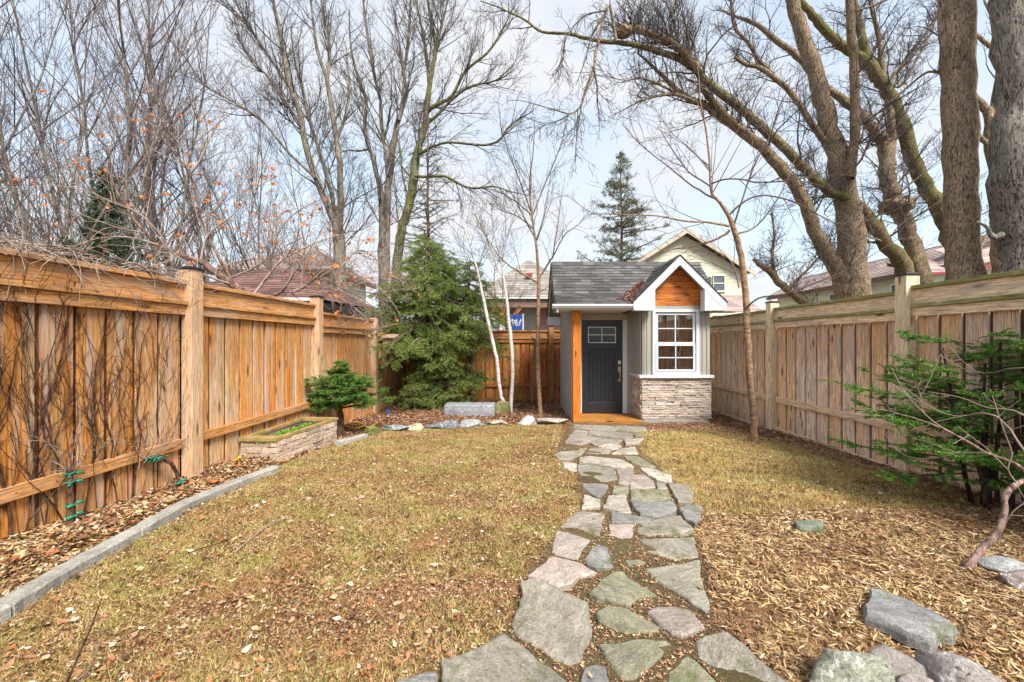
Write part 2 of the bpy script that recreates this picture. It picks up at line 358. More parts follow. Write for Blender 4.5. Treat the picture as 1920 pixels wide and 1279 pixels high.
def leafy(name, stops, rough=.7, trans=0.25, patch=None, patch2=None):
    m, nt, b = newmat(name, rough, .25)
    c = ramp(nt, stops, island(nt))
    if patch: c = mix(nt, ramp(nt, [(0.42, 0.0), (0.60, patch[1])], noise(nt, coords(nt, (1, 1, 1), world_=True), patch[2], 4, .6)), c, patch[0], 'MIX')
    if patch2: c = mix(nt, ramp(nt, [(0.48, 0.0), (0.60, patch2[1])], noise(nt, coords(nt, (1, 1.1, 1), world_=True), patch2[2], 7, .78, .6)), c, patch2[0], 'MIX')
    nt.links.new(c, b.inputs['Base Color'])
    if trans:
        out = nt.nodes['Material Output']; t = nt.nodes.new('ShaderNodeBsdfTranslucent'); nt.links.new(c, t.inputs['Color'])
        mx = nt.nodes.new('ShaderNodeMixShader'); mx.inputs[0].default_value = trans
        nt.links.new(b.outputs[0], mx.inputs[1]); nt.links.new(t.outputs[0], mx.inputs[2]); nt.links.new(mx.outputs[0], out.inputs[0])
    return m
M_YEW = leafy('yew_needles', [(0, (0.03, 0.09, 0.022)), (0.5, (0.10, 0.24, 0.04)), (1, (0.26, 0.42, 0.08))])
M_SPRUCE = leafy('spruce_needles', [(0, (0.05, 0.08, 0.025)), (0.4, (0.14, 0.21, 0.045)), (0.8, (0.27, 0.36, 0.075)), (1, (0.40, 0.48, 0.13))])
M_FIRD = leafy('dark_fir_needles', [(0, (0.012, 0.035, 0.014)), (0.6, (0.03, 0.075, 0.028)), (1, (0.06, 0.11, 0.04))])
M_PINE = leafy('pine_needles', [(0, (0.05, 0.065, 0.035)), (0.6, (0.11, 0.13, 0.06)), (1, (0.20, 0.21, 0.11))])
M_DRYLEAF = leafy('orange_dry_leaves', [(0, (0.50, 0.10, 0.025)), (0.5, (0.66, 0.22, 0.05)), (1, (0.58, 0.32, 0.15))])
M_LITTER = leafy('fallen_leaves', [(0, (0.07, 0.03, 0.018)), (0.25, (0.20, 0.09, 0.04)), (0.5, (0.38, 0.21, 0.10)), (0.66, (0.34, 0.15, 0.07)), (0.70, (0.44, 0.14, 0.05)), (0.73, (0.42, 0.27, 0.16)), (0.9, (0.52, 0.38, 0.25)), (1, (0.60, 0.50, 0.42))], trans=.1)
M_CHIPS = leafy('wood_chips', [(0, (0.07, 0.03, 0.018)), (0.25, (0.22, 0.115, 0.055)), (0.55, (0.42, 0.265, 0.12)), (0.85, (0.58, 0.41, 0.20)), (1, (0.70, 0.56, 0.38))], trans=0, patch2=((0.16, 0.075, 0.04), .55, 1.6))
M_MULCH = leafy('red_brown_mulch', [(0, (0.07, 0.03, 0.02)), (0.35, (0.20, 0.095, 0.055)), (0.7, (0.34, 0.18, 0.105)), (1, (0.50, 0.32, 0.21))], trans=0)
M_GRASS = leafy('dry_lawn_blades', [(0, (0.16, 0.08, 0.03)), (0.2, (0.42, 0.27, 0.10)), (0.55, (0.60, 0.45, 0.19)), (0.72, (0.36, 0.34, 0.09)), (0.8, (0.62, 0.44, 0.22)), (1, (0.76, 0.62, 0.38))], trans=.2, patch=((0.33, 0.36, 0.085), .6, 2.6), patch2=((0.36, 0.175, 0.07), .7, 1.3))
M_GRASSR = leafy('greener_lawn_blades', [(0, (0.20, 0.11, 0.04)), (0.2, (0.50, 0.36, 0.13)), (0.5, (0.66, 0.54, 0.22)), (0.7, (0.40, 0.42, 0.10)), (0.85, (0.56, 0.50, 0.16)), (1, (0.80, 0.68, 0.40))], trans=.2, patch=((0.56, 0.36, 0.16), .6, 1.3))
def soil(name, a, b_, c, sc=38):
    m, nt, b = newmat(name, .95, .1)
    w = coords(nt, (1, 1, 1), world_=True); n1 = noise(nt, w, sc, 7, .75, .6); n2 = noise(nt, w, 1.4, 4, .6)
    cc = ramp(nt, [(0.3, a), (0.5, b_), (0.7, c)], n1)
    cc = mix(nt, ramp(nt, [(0.45, 0.0), (0.68, .75)], n2), cc, a, 'MIX')
    nt.links.new(cc, b.inputs['Base Color']); bump(nt, b, n1, .8, .02); return m
M_SOIL = soil('mulch_soil', (0.10, 0.05, 0.028), (0.22, 0.12, 0.06), (0.36, 0.22, 0.12))
M_LAWN = soil('lawn_thatch', (0.07, 0.04, 0.02), (0.19, 0.12, 0.05), (0.40, 0.28, 0.12), 60)
M_FARG = soil('far_ground', (0.10, 0.08, 0.05), (0.17, 0.14, 0.08), (0.22, 0.18, 0.10), 5)
M_JOINT = soil('path_joint_soil', (0.055, 0.045, 0.02), (0.13, 0.10, 0.05), (0.24, 0.19, 0.11), 70)
M_PSOIL = soil('planter_soil', (0.06, 0.04, 0.035), (0.12, 0.08, 0.07), (0.22, 0.16, 0.14), 50)
M_SPROUT = leafy('bright_green_sprouts', [(0, (0.10, 0.22, 0.03)), (1, (0.28, 0.42, 0.07))])
M_GREENTIE = plain('green_garden_tie', (0.0, 0.22, 0.13), .4, .5, .1)
M_YELLOW = plain('yellow_cord_plastic', (0.85, 0.42, 0.03), .45, .4, .1)
M_HCREAM = plain('cream_house_siding', (0.62, 0.61, 0.47), .7, .2, .08, 3)
M_HPALE = plain('pale_house_wall', (0.64, 0.62, 0.54), .8, .2, .1, 2)
M_HWHITE = plain('white_house_trim', (0.72, 0.72, 0.72), .6, .2, .08, 2)
M_HRED = plain('dark_red_fascia', (0.30, 0.05, 0.06), .6, .3, .1)
M_HBROWN = plain('brown_fascia', (0.16, 0.075, 0.05), .6, .3, .1)
M_HDARK = plain('dark_eave_paint', (0.018, 0.015, 0.015), .6, .3, .2)
M_HBLUE = plain('blue_banner_cloth', (0.02, 0.09, 0.42), .6, .2, .1)
M_HLET = plain('white_banner_lettering', (0.75, 0.77, 0.8), .6, .2, .05)
M_HGREY = plain('grey_board_wall', (0.42, 0.42, 0.40), .8, .2, .15, 5)
M_HORG = plain('orange_stained_beam', (0.40, 0.13, 0.03), .6, .2, .2)
def brickmat():
    m, nt, b = newmat('pink_brick', .9, .1)
    br = nt.nodes.new('ShaderNodeTexBrick'); br.inputs['Scale'].default_value = 1; br.inputs['Brick Width'].default_value = .22; br.inputs['Row Height'].default_value = .075
    br.inputs['Mortar Size'].default_value = .008; br.inputs['Color1'].default_value = (0.42, 0.22, 0.19, 1); br.inputs['Color2'].default_value = (0.5, 0.30, 0.26, 1); br.inputs['Mortar'].default_value = (0.5, .45, .42, 1)
    mp = nt.nodes.new('ShaderNodeMapping'); mp.inputs['Rotation'].default_value = (math.radians(90), 0, 0); tc = nt.nodes.new('ShaderNodeTexCoord')
    nt.links.new(tc.outputs['Object'], mp.inputs[0]); nt.links.new(mp.outputs[0], br.inputs['Vector']); nt.links.new(br.outputs['Color'], b.inputs['Base Color']); return m
M_BRICK = brickmat()

# ---------------------------------------------------------------- lay of the land
def inpoly(x, y, poly):
    x = np.asarray(x); y = np.asarray(y); c = np.zeros(x.shape, bool); n = len(poly)
    for i in range(n):
        x1, y1 = poly[i]; x2, y2 = poly[(i + 1) % n]
        if y1 == y2: continue
        t = ((y1 > y) != (y2 > y)) & (x < (x2 - x1) * (y - y1) / (y2 - y1) + x1)
        c ^= t
    return c
def gp(pts): return [G(a, b)[:2] for a, b in pts]
LAWN_L = [(-2.35, 0.4), (-2.46, 1.6), (-2.5, 2.15), (-2.62, 3.0), (-2.66, 3.9), (-2.68, 4.75), (-2.62, 6.0)] + gp([(690, 815), (760, 806), (850, 803), (960, 797), (1055, 797), (1043, 850), (1085, 905), (1088, 960), (1045, 1010), (1000, 1060), (960, 1130), (940, 1190), (860, 1235), (800, 1270)]) + [(-0.25, 0.4)]
LAWN_R = gp([(1205, 805), (1330, 803), (1400, 812), (1560, 850), (1690, 893), (1850, 940), (1800, 952), (1600, 958), (1430, 962), (1312, 962), (1290, 925), (1255, 890), (1205, 850), (1195, 830)])
CHIP_AREA = gp([(1312, 964), (1430, 964), (1600, 960), (1800, 955), (1880, 948)]) + [(3.86, 3.2), (3.86, 0.8), (0.55, 0.8)] + gp([(1440, 1262), (1340, 1165), (1325, 1060), (1300, 1000)])
nx, ny = 190, 270
xs = np.linspace(-3.3, 4.1, nx); ys = np.linspace(0.0, 11.3, ny)
XX, YY = np.meshgrid(xs, ys)
def gzv(y): return CZ - (1.22 + 0.03 * np.clip(y, 0, 9.7))
def rough_z(x, y):
    return 0.012 * np.sin(x * 3.1 + 1.3 * np.sin(y * 2.3)) + 0.009 * np.sin(y * 4.7 + x * 1.7) + 0.006 * np.sin(x * 13.1 + y * 7.7) * np.sin(y * 11.3)
edge = np.clip(np.minimum(np.minimum(XX - xs[0], xs[-1] - XX), np.minimum(YY, ys[-1] - YY)) / .3, 0, 1)
ZZ = gzv(YY) + rough_z(XX, YY) * edge
bedL = np.clip((-2.72 - XX) / .12, 0, 1) * np.clip((6.3 - YY) / .3, 0, 1) * np.clip((XX + 3.35) / .1, 0, 1)
ZZ = ZZ + 0.05 * bedL * edge
def surf(x, y):                              # height of the ground sheet at points
    x = np.asarray(x, float); y = np.asarray(y, float)
    b = np.clip((-2.72 - x) / .12, 0, 1) * np.clip((6.3 - y) / .3, 0, 1)
    return gzv(y) + rough_z(x, y) + 0.05 * b
GV = np.stack([XX, YY, ZZ], -1).reshape(-1, 3)
ii, jj = np.meshgrid(np.arange(ny - 1), np.arange(nx - 1), indexing='ij')
Q = np.stack([ii * nx + jj, ii * nx + jj + 1, (ii + 1) * nx + jj + 1, (ii + 1) * nx + jj], -1).reshape(-1, 4)
cx = GV[Q].mean(1)
inL = inpoly(cx[:, 0], cx[:, 1], LAWN_L) | inpoly(cx[:, 0], cx[:, 1], LAWN_R)
def sub(mask, name, mat):
    q = Q[mask]; u, inv = np.unique(q, return_inverse=True)
    o = mesh_obj(name, GV[u], inv.reshape(q.shape), mat, None, True); tag(o, kind='structure'); return o
sub(inL, 'lawn', M_LAWN); sub(~inL, 'mulch_bed', M_SOIL)
gb = MB(); X0, X1, Y0, Y1 = xs[0], xs[-1], ys[0], ys[-1]; BG = 600
def gq(x0, x1, y0, y1): gb.add([(x0, y0, gz(y0)), (x1, y0, gz(y0)), (x1, y1, gz(y1)), (x0, y1, gz(y1))], [(0, 1, 2, 3)])
for (a, b_) in ((-BG, X0), (X1, BG)):
    for (c, d) in ((-BG, 0), (0, 9.7), (9.7, Y1), (Y1, BG)): gq(a, b_, c, d)
gq(X0, X1, -BG, 0); gq(X0, X1, Y1, BG)
tag(gb.build('ground', M_FARG), kind='structure')

# ---------------------------------------------------------------- flagstone path
C5 = lambda pts: [(900 + a / 2.564, 780 + b / 2.564) for a, b in pts]
STONES = [C5(p) for p in [
 [(450,38),(800,45),(805,75),(745,75),(640,70),(520,68),(452,62)], [(455,64),(520,70),(515,90),(480,92),(440,85)],
 [(525,70),(640,72),(740,78),(742,100),(690,108),(600,100),(520,92)], [(745,78),(805,78),(798,100),(748,102)],
 [(438,90),(515,96),(590,106),(520,125),(440,155),(395,160),(410,120)], [(600,108),(688,112),(660,130),(600,128),(560,145),(530,130)],
 [(690,112),(795,104),(760,130),(700,132)], [(610,132),(670,134),(680,145),(640,165),(600,152),(570,148)],
 [(745,140),(762,184),(630,186),(680,155)], [(357,185),(385,168),(440,158),(520,152),(500,178),(440,208),(375,207)],
 [(507,178),(527,153),(600,153),(632,166),(625,186),(560,186)], [(480,200),(530,190),(625,192),(680,200),(735,232),(740,250),(640,248),(560,232),(475,222)],
 [(690,190),(760,192),(845,245),(820,250),(755,235),(700,205)], [(470,230),(560,236),(640,252),(660,290),(660,305),(600,320),(520,322),(485,310),(470,270)],
 [(655,256),(738,254),(740,280),(715,330),(665,322),(668,300)], [(765,245),(830,252),(920,285),(925,310),(890,316),(850,305),(790,270)],
 [(735,278),(790,282),(833,310),(843,346),(720,348),(718,325)], [(398,220),(465,226),(466,270),(430,264),(400,244)],
 [(485,322),(600,324),(618,330),(600,370),(570,398),(530,372),(505,350)], [(640,336),(715,340),(712,375),(635,368)],
 [(848,314),(888,322),(903,350),(850,352)], [(897,318),(1000,330),(1025,375),(1022,418),(950,408),(930,375),(912,345)],
 [(722,352),(905,358),(920,395),(850,408),(722,395)], [(500,372),(530,380),(580,402),(575,438),(490,445)],
 [(618,385),(700,382),(712,420),(728,455),(700,462),(592,435)], [(720,402),(850,414),(930,405),(945,430),(940,455),(850,485),(770,475),(735,430)],
 [(955,440),(1000,420),(1068,428),(1060,480),(1035,518),(985,495)], [(495,450),(560,455),(600,460),(575,585),(500,560),(440,548),(385,542),(390,510),(430,480),(460,455)],
 [(628,458),(740,475),(830,490),(800,508),(630,518)], [(770,514),(840,494),(910,480),(960,475),(1030,550),(940,570),(850,572),(800,542)],
 [(620,524),(740,524),(738,570),(705,660),(655,660),(645,600),(620,555)], [(755,535),(800,532),(855,572),(800,582),(755,565)],
 [(370,556),(440,558),(500,568),(545,592),(465,682),(400,670),(345,650),(350,600)], [(500,690),(540,630),(590,602),(620,640),(645,722),(600,728),(560,732),(515,712)],
 [(765,592),(860,587),(1030,577),(1050,650),(1055,680),(960,698),(880,680),(800,660),(770,625)], [(345,662),(420,682),(490,700),(560,745),(480,765),(430,810),(370,825),(300,790),(230,770),(290,720)],
 [(525,850),(580,790),(640,745),(690,745),(740,790),(850,855),(760,870),(720,905),(640,890),(560,870)], [(790,730),(900,718),(1055,692),(1070,800),(1100,880),(1095,960),(1020,900),(940,840),(850,790)],
 [(690,690),(760,690),(805,705),(780,722),(710,720)],
 [(195,800),(270,785),(330,815),(430,860),(520,900),(525,960),(540,1050),(500,1110),(500,1170),(430,1195),(350,1160),(290,1110),(180,1050),(150,990),(190,910),(205,860)],
 [(555,940),(600,915),(650,912),(720,925),(770,965),(860,1010),(860,1030),(800,1040),(700,1040),(640,1020),(570,980)], [(800,935),(850,910),(930,908),(1010,930),(1050,970),(1080,1015),(1030,1035),(970,1062),(920,1045),(860,1000)],
 [(565,1095),(700,1080),(800,1065),(900,1068),(960,1110),(950,1130),(850,1190),(780,1250),(740,1282),(680,1275),(640,1220),(600,1160)],
 [(480,1279),(500,1210),(560,1190),(610,1200),(620,1260),(640,1330),(490,1330)]]]
STONES += [[(825,1240),(865,1228),(900,1212),(945,1184),(975,1205),(1020,1240),(1070,1279),(1085,1310),(960,1340),(850,1330),(832,1290)],
 [(1303,1200),(1320,1191),(1362,1184),(1392,1204),(1424,1237),(1477,1279),(1510,1310),(1400,1340),(1345,1262),(1305,1232)],
 [(1250,1262),(1288,1228),(1303,1236),(1325,1256),(1347,1280),(1385,1340),(1245,1340)], [(736,1282),(790,1262),(820,1258),(822,1300),(760,1330)]]
FCOL = {'g': (0.25, 0.235, 0.165), 'n': (0.285, 0.258, 0.21), 'p': (0.32, 0.268, 0.238), 'w': (0.43, 0.385, 0.33), 'b': (0.235, 0.225, 0.212), 'k': (0.43, 0.345, 0.30)}
FSEQ = 'npngpnpwwnpwgnpwpwbgpngwwbbpbnknpbnkgngngpgbnngb'
fl_polys = []
path_sheet = None
pj = gp([(1070,795),(1212,798),(1200,850),(1250,890),(1285,925),(1320,975),(1325,1060),(1345,1180),(1440,1262)]) + [(0.75, .9), (-0.3, .9)] + gp([(830,1262),(955,1175),(990,1060),(1040,1005),(1092,950),(1078,900),(1038,850)])
ctr = np.mean(pj, 0)
lx = np.arange(-0.5, 2.2, .05); ly = np.arange(0.9, 7.75, .05)
PX, PY = np.meshgrid(lx, ly); pv = np.stack([PX, PY, surf(PX, PY) + .006], -1).reshape(-1, 3)
ii, jj = np.meshgrid(np.arange(len(ly) - 1), np.arange(len(lx) - 1), indexing='ij'); n_ = len(lx)
q = np.stack([ii * n_ + jj, ii * n_ + jj + 1, (ii + 1) * n_ + jj + 1, (ii + 1) * n_ + jj], -1).reshape(-1, 4)
c_ = pv[q].mean(1); q = q[inpoly(c_[:, 0], c_[:, 1], pj)]; u, inv = np.unique(q, return_inverse=True)
path = mesh_obj('path', pv[u], inv.reshape(q.shape), M_JOINT, None, True); tag(path, kind='structure')
for si, poly in enumerate(STONES):
    UP = 0.022
    w = [Vector(G(a, b, UP)) for a, b in poly]
    cen = sum(w, Vector()) / len(w)
    ring = []
    for i in range(len(w)):
        a, b = w[i], w[(i + 1) % len(w)]; L = (b - a).length; k = max(1, int(L / .035))
        for t in range(k):
            p = a.lerp(b, t / k); nn = Vector((b.y - a.y, a.x - b.x, 0)).normalized()
            j = (0.014 * mnoise.noise(Vector((p.x * 14 + si, p.y * 14, 0))) + .006 * mnoise.noise(Vector((p.x * 40, p.y * 40, si)))) * (0.3 if t == 0 else 1)
            ring.append(p + nn * j)
    fl_polys.append([(p.x, p.y) for p in ring])
    tilt = (R.uniform(-.006, .006), R.uniform(-.006, .006))
    m = MB(); n = len(ring); rings = []
    for (sc, dz) in ((1.0, -.05), (1.0, -.007), (0.985, 0.0), (0.90, .003), (.6, .004)):
        rr = []
        for p in ring:
            qv = cen + (p - cen) * sc if sc > .98 else cen + (p - cen) * sc
            if sc == .985: qv = cen + (p - cen) * (1 - .006 / max(.05, (p - cen).length))
            z = gz(qv.y) + UP + dz + tilt[0] * (qv.x - cen.x) * 8 + tilt[1] * (qv.y - cen.y) * 8
            z += 0.003 * mnoise.noise(Vector((qv.x * 8, qv.y * 8, si)))
            rr.append((qv.x, qv.y, z))
        rings.append(rr)
    vv = [p for r_ in rings for p in r_] + [(cen.x, cen.y, gz(cen.y) + UP + .005)]
    ff = []
    for k in range(len(rings) - 1):
        for i in range(n): ff.append((k * n + i, (k * n) + (i + 1) % n, (k + 1) * n + (i + 1) % n, (k + 1) * n + i))
    for i in range(n): ff.append(((len(rings) - 1) * n + i, (len(rings) - 1) * n + (i + 1) % n, len(rings) * n))
    if sum(ring[i].x * ring[(i + 1) % n].y - ring[(i + 1) % n].x * ring[i].y for i in range(n)) < 0: ff = [f[::-1] for f in ff]
    me_o = mesh_obj('flagstone', vv, ff, M_FLAG, path)
    base = FCOL[FSEQ[si % len(FSEQ)]]; k = R.uniform(.92, 1.12); me_o.color = (base[0] * k, base[1] * k, base[2] * k, 1)

# ---------------------------------------------------------------- scatter: grass, leaves, chips
def pick(n, x0, x1, y0, y1, polys, excl=(), power=1.0):
    """points with density falling with distance"""
    out = []
    while sum(len(o) for o in out) < n:
        m_ = n * 2; u = NR.random(m_)
        y = y0 + (y1 - y0) * u ** power; x = NR.uniform(x0, x1, m_)
        k = np.zeros(m_, bool)
        for p in polys: k |= inpoly(x, y, p)
        for e in excl: k &= ~inpoly(x, y, e)
        out.append(np.stack([x[k], y[k]], -1))
        if len(out) > 40: break
    return np.concatenate(out)[:n]
GA = np.array([G(830, 1110)[:2], G(700, 1120)[:2], G(900, 1090)[:2], G(640, 1180)[:2], G(420, 1150)[:2], G(905, 940)[:2], G(250, 1200)[:2]]); GR_ = [(.30, .10), (.2, .08), (.25, .06), (.26, .1), (.2, .12), (.3, .12), (.3, .1)]
def bare(x, y):
    k = np.zeros(len(x))
    for (cx_, cy_), (a_, b_) in zip(GA, GR_): k = np.maximum(k, np.exp(-((x - cx_) / a_) ** 2 - ((y - cy_) / b_) ** 2))
    return k
def blades(pts, hmin, hmax, w, mat, name):
    n = len(pts); x, y = pts[:, 0], pts[:, 1]; z = surf(x, y)
    s = 1 + 0.12 * y; a = NR.uniform(0, 2 * np.pi, n); h = NR.uniform(hmin, hmax, n) * (1 + .04 * y); ln = h * NR.uniform(.3, 2.2, n); la = NR.uniform(0, 2 * np.pi, n)
    ww = w * s * NR.uniform(.6, 1.3, n)
    V = np.empty((n, 3, 3)); V[:, 0] = np.stack([x - np.cos(a) * ww, y - np.sin(a) * ww, z - .004], -1); V[:, 1] = np.stack([x + np.cos(a) * ww, y + np.sin(a) * ww, z - .004], -1)
    V[:, 2] = np.stack([x + np.cos(la) * ln, y + np.sin(la) * ln, z + h], -1)
    o = mesh_obj(name, V.reshape(-1, 3), np.arange(n * 3).reshape(n, 3), mat); tag(o, kind='stuff'); return o
def flakes(pts, l0, l1, asp, mat, name, lift=0.012, curl=.35, tilt=.5, zoff=0.0, grow=.06, ang=None):
    n = len(pts); x, y = pts[:, 0], pts[:, 1]; z = surf(x, y) + zoff + NR.uniform(0.002, lift, n)
    L = NR.uniform(l0, l1, n) * (1 + grow * y) / 2; Wd = L * NR.uniform(asp * .6, asp * 1.3, n)
    a = NR.uniform(0, 2 * np.pi, n); u = np.stack([np.cos(a), np.sin(a), NR.uniform(-tilt, tilt, n) * .6], -1); v = np.stack([-np.sin(a), np.cos(a), NR.uniform(-tilt, tilt, n)], -1)
    c = np.stack([x, y, z], -1); up = np.array([0, 0, 1.0]); cu = (NR.uniform(-.2, 1, n) * curl)[:, None] * L[:, None]
    V = np.empty((n, 6, 3))
    V[:, 0] = c - u * L[:, None] + up * cu; V[:, 1] = c - v * Wd[:, None] - u * L[:, None] * .2; V[:, 2] = c + u * L[:, None] * .3 - v * Wd[:, None] * .9
    V[:, 3] = c + u * L[:, None] + up * cu * .7; V[:, 4] = c + v * Wd[:, None] + u * L[:, None] * .25 + up * cu * .5; V[:, 5] = c + v * Wd[:, None] * .8 - u * L[:, None] * .35 + up * cu * .4
    V += NR.normal(0, .15 if asp > .3 else .05, (n, 6, 3)) * L[:, None, None] * np.array([1, 1, .8])
    V[:, :, 2] = np.maximum(V[:, :, 2], z[:, None] - .004)
    b = (np.arange(n) * 6)[:, None, None]; f = (np.array([[0, 1, 5], [1, 2, 5], [2, 4, 5], [2, 3, 4]])[None] + b).reshape(-1, 3)
    o = mesh_obj(name, V.reshape(-1, 3), f, mat); tag(o, kind='stuff'); return o
gpts = pick(330000, -3.0, 4.0, 1.35, 7.9, [LAWN_L], (), 1.5)
gx, gy = gpts[:, 0], gpts[:, 1]
_ph = NR.uniform(0, 6.28, 26); _an = NR.uniform(0, 3.14, 26); _wl = NR.uniform(.12, .8, 26)
wav = np.clip(.5 + .16 * sum(np.sin((gx * np.cos(a_) + gy * np.sin(a_)) * 6.28 / w_ + p_) for a_, w_, p_ in zip(_an, _wl, _ph)), 0, 1)
kb = np.clip(bare(gx, gy) * 1.1, 0, .93); gpts = gpts[NR.random(len(gpts)) > np.maximum(kb, .72 * wav ** 2)]
blades(gpts, .006, .026, .0022, M_GRASS, 'grass')
rp = pick(90000, 1.0, 4.0, 3.0, 7.9, [LAWN_R], (), 1.2)
wv2 = np.clip(.5 + .16 * sum(np.sin((rp[:, 0] * np.cos(a_) + rp[:, 1] * np.sin(a_)) * 6.28 / w_ + p_) for a_, w_, p_ in zip(_an, _wl, _ph)), 0, 1)
blades(rp[NR.random(len(rp)) > .6 * wv2 ** 2], .006, .026, .0022, M_GRASSR, 'grass')
bp = np.concatenate([np.stack([NR.normal(c[0], r_[0], 1500), NR.normal(c[1], r_[1], 1500)], -1) for c, r_ in zip(GA, GR_)])
flakes(bp[inpoly(bp[:, 0], bp[:, 1], LAWN_L)], .006, .022, .3, M_MULCH, 'mulch', lift=.008, curl=.3, tilt=.4)
BEDS = [[(-3.2, 1.0), (-2.45, 1.0), (-2.5, 2.15), (-2.62, 3.0), (-2.7, 4.9), (-2.65, 6.3), (-3.2, 6.3)]]
BACK = [[(-3.2, 6.0), (-2.6, 6.1)] + gp([(690, 812), (760, 803), (850, 800), (960, 793), (1070, 793)]) + [(0.85, 11), (-3.2, 11)]]
RSTRIP = [[(3.3, 7.5), (3.95, 6.2), (3.95, 11), (3.3, 11)]]
pathp = [pj]
SHF = [gp([(1208, 797), (1335, 797), (1420, 815), (1440, 830), (1330, 812), (1215, 812)]), gp([(1050, 800), (1075, 797), (1045, 850), (1085, 905), (1092, 950), (1080, 948), (1075, 905), (1035, 852)])]
FENS = [[(3.55, 3.0), (4.0, 3.0), (4.0, 7.6), (3.55, 7.6)]]
flakes(pick(5000, 1, 4.05, 3, 7.8, SHF + FENS, (), 1), .012, .035, .4, M_MULCH, 'mulch', lift=.02, curl=.4, tilt=.5, zoff=.01)
flakes(pick(52000, -2.8, 4, 1.35, 7.9, [LAWN_L], (), 1.5), .006, .022, .42, M_LITTER, 'fallen_leaves', lift=.02, curl=.7, tilt=.6)
flakes(pick(9000, -2.8, 4, 1.35, 7.9, [LAWN_R], (), 1.2), .006, .02, .42, M_LITTER, 'fallen_leaves', lift=.02, curl=.7, tilt=.6)
flakes(pick(700, 1, 4, 3, 7.9, [LAWN_R], (), 1.2), .02, .04, .5, M_LITTER, 'fallen_leaves', lift=.025, curl=.7, tilt=.6)
flakes(pick(1500, -3.2, 1.0, 1.3, 5.5, [LAWN_L] + BEDS, (), 1.3), .03, .052, .5, M_LITTER, 'fallen_leaves', lift=.028, curl=.6, tilt=.5, grow=0)
cpt = pick(115000, .5, 4, 1.1, 4.2, [CHIP_AREA], fl_polys, 1.3)
CB_ = np.array([G(1540, 1060)[:2], G(1420, 1150)[:2], G(1840, 985)[:2], G(1340, 960)[:2], G(1700, 1230)[:2]])
kc = np.zeros(len(cpt))
for c in CB_: kc = np.maximum(kc, np.exp(-((cpt[:, 0] - c[0]) / .34) ** 2 - ((cpt[:, 1] - c[1]) / .16) ** 2))
cpt = cpt[NR.random(len(cpt)) > kc * .92]
flakes(cpt, .010, .055, .13, M_CHIPS, 'wood_chips', lift=.022, curl=.2, tilt=.6)
flakes(pick(1100, .5, 4, 1.1, 4.2, [CHIP_AREA], fl_polys, 1.3), .02, .045, .4, M_LITTER, 'fallen_leaves', lift=.028, curl=.5, tilt=.5)
flakes(pick(34000, -3.3, -2.4, 1.0, 6.4, BEDS, (), 1.2), .015, .05, .22, M_CHIPS, 'wood_chips', lift=.03, curl=.4, tilt=.7)
flakes(pick(5000, -3.3, -2.4, 1.0, 6.4, BEDS, (), 1.2), .022, .055, .45, M_LITTER, 'fallen_leaves', lift=.04, curl=.7, tilt=.7)
flakes(pick(30000, -3.3, 4, 6, 11, BACK + RSTRIP, (), 1), .02, .045, .4, M_MULCH, 'mulch', lift=.02, curl=.4, tilt=.5)
flakes(pick(14000, -.6, 2.2, 1.2, 7.7, pathp, fl_polys, 1.3), .004, .020, .35, M_MULCH, 'wood_chips', lift=.008, curl=.2, tilt=.3, grow=.02, zoff=.006)
flakes(pick(3500, -.6, 2.2, 1.2, 7.7, pathp, fl_polys, 1.3), .006, .026, .3, M_CHIPS, 'wood_chips', lift=.012, curl=.3, tilt=.4, grow=.02, zoff=.006)
def fringe():
    pts = []
    for poly in fl_polys:
        for i in range(len(poly)):
            a, b = poly[i], poly[(i + 1) % len(poly)]
            if a[1] > 3.2: continue
            for _ in range(9): t = R.random(); pts.append((a[0] + (b[0] - a[0]) * t + R.gauss(0, .016), a[1] + (b[1] - a[1]) * t + R.gauss(0, .016)))
    return np.array(pts)
fp = fringe(); keep = np.ones(len(fp), bool)
for e in fl_polys: keep &= ~inpoly(fp[:, 0], fp[:, 1], e)
blades(fp[keep], .006, .016, .003, leafy('joint_moss', [(0, (0.07, 0.09, 0.02)), (1, (0.20, 0.22, 0.06))]), 'moss')
STRAY = np.stack([NR.uniform(-.2, 2.1, 260), NR.uniform(1.5, 7.5, 260)], -1); STRAY = STRAY[inpoly(STRAY[:, 0], STRAY[:, 1], pj)]
flakes(STRAY, .012, .035, .4, M_CHIPS, 'wood_chips', lift=.006, curl=.3, tilt=.1, zoff=.028)

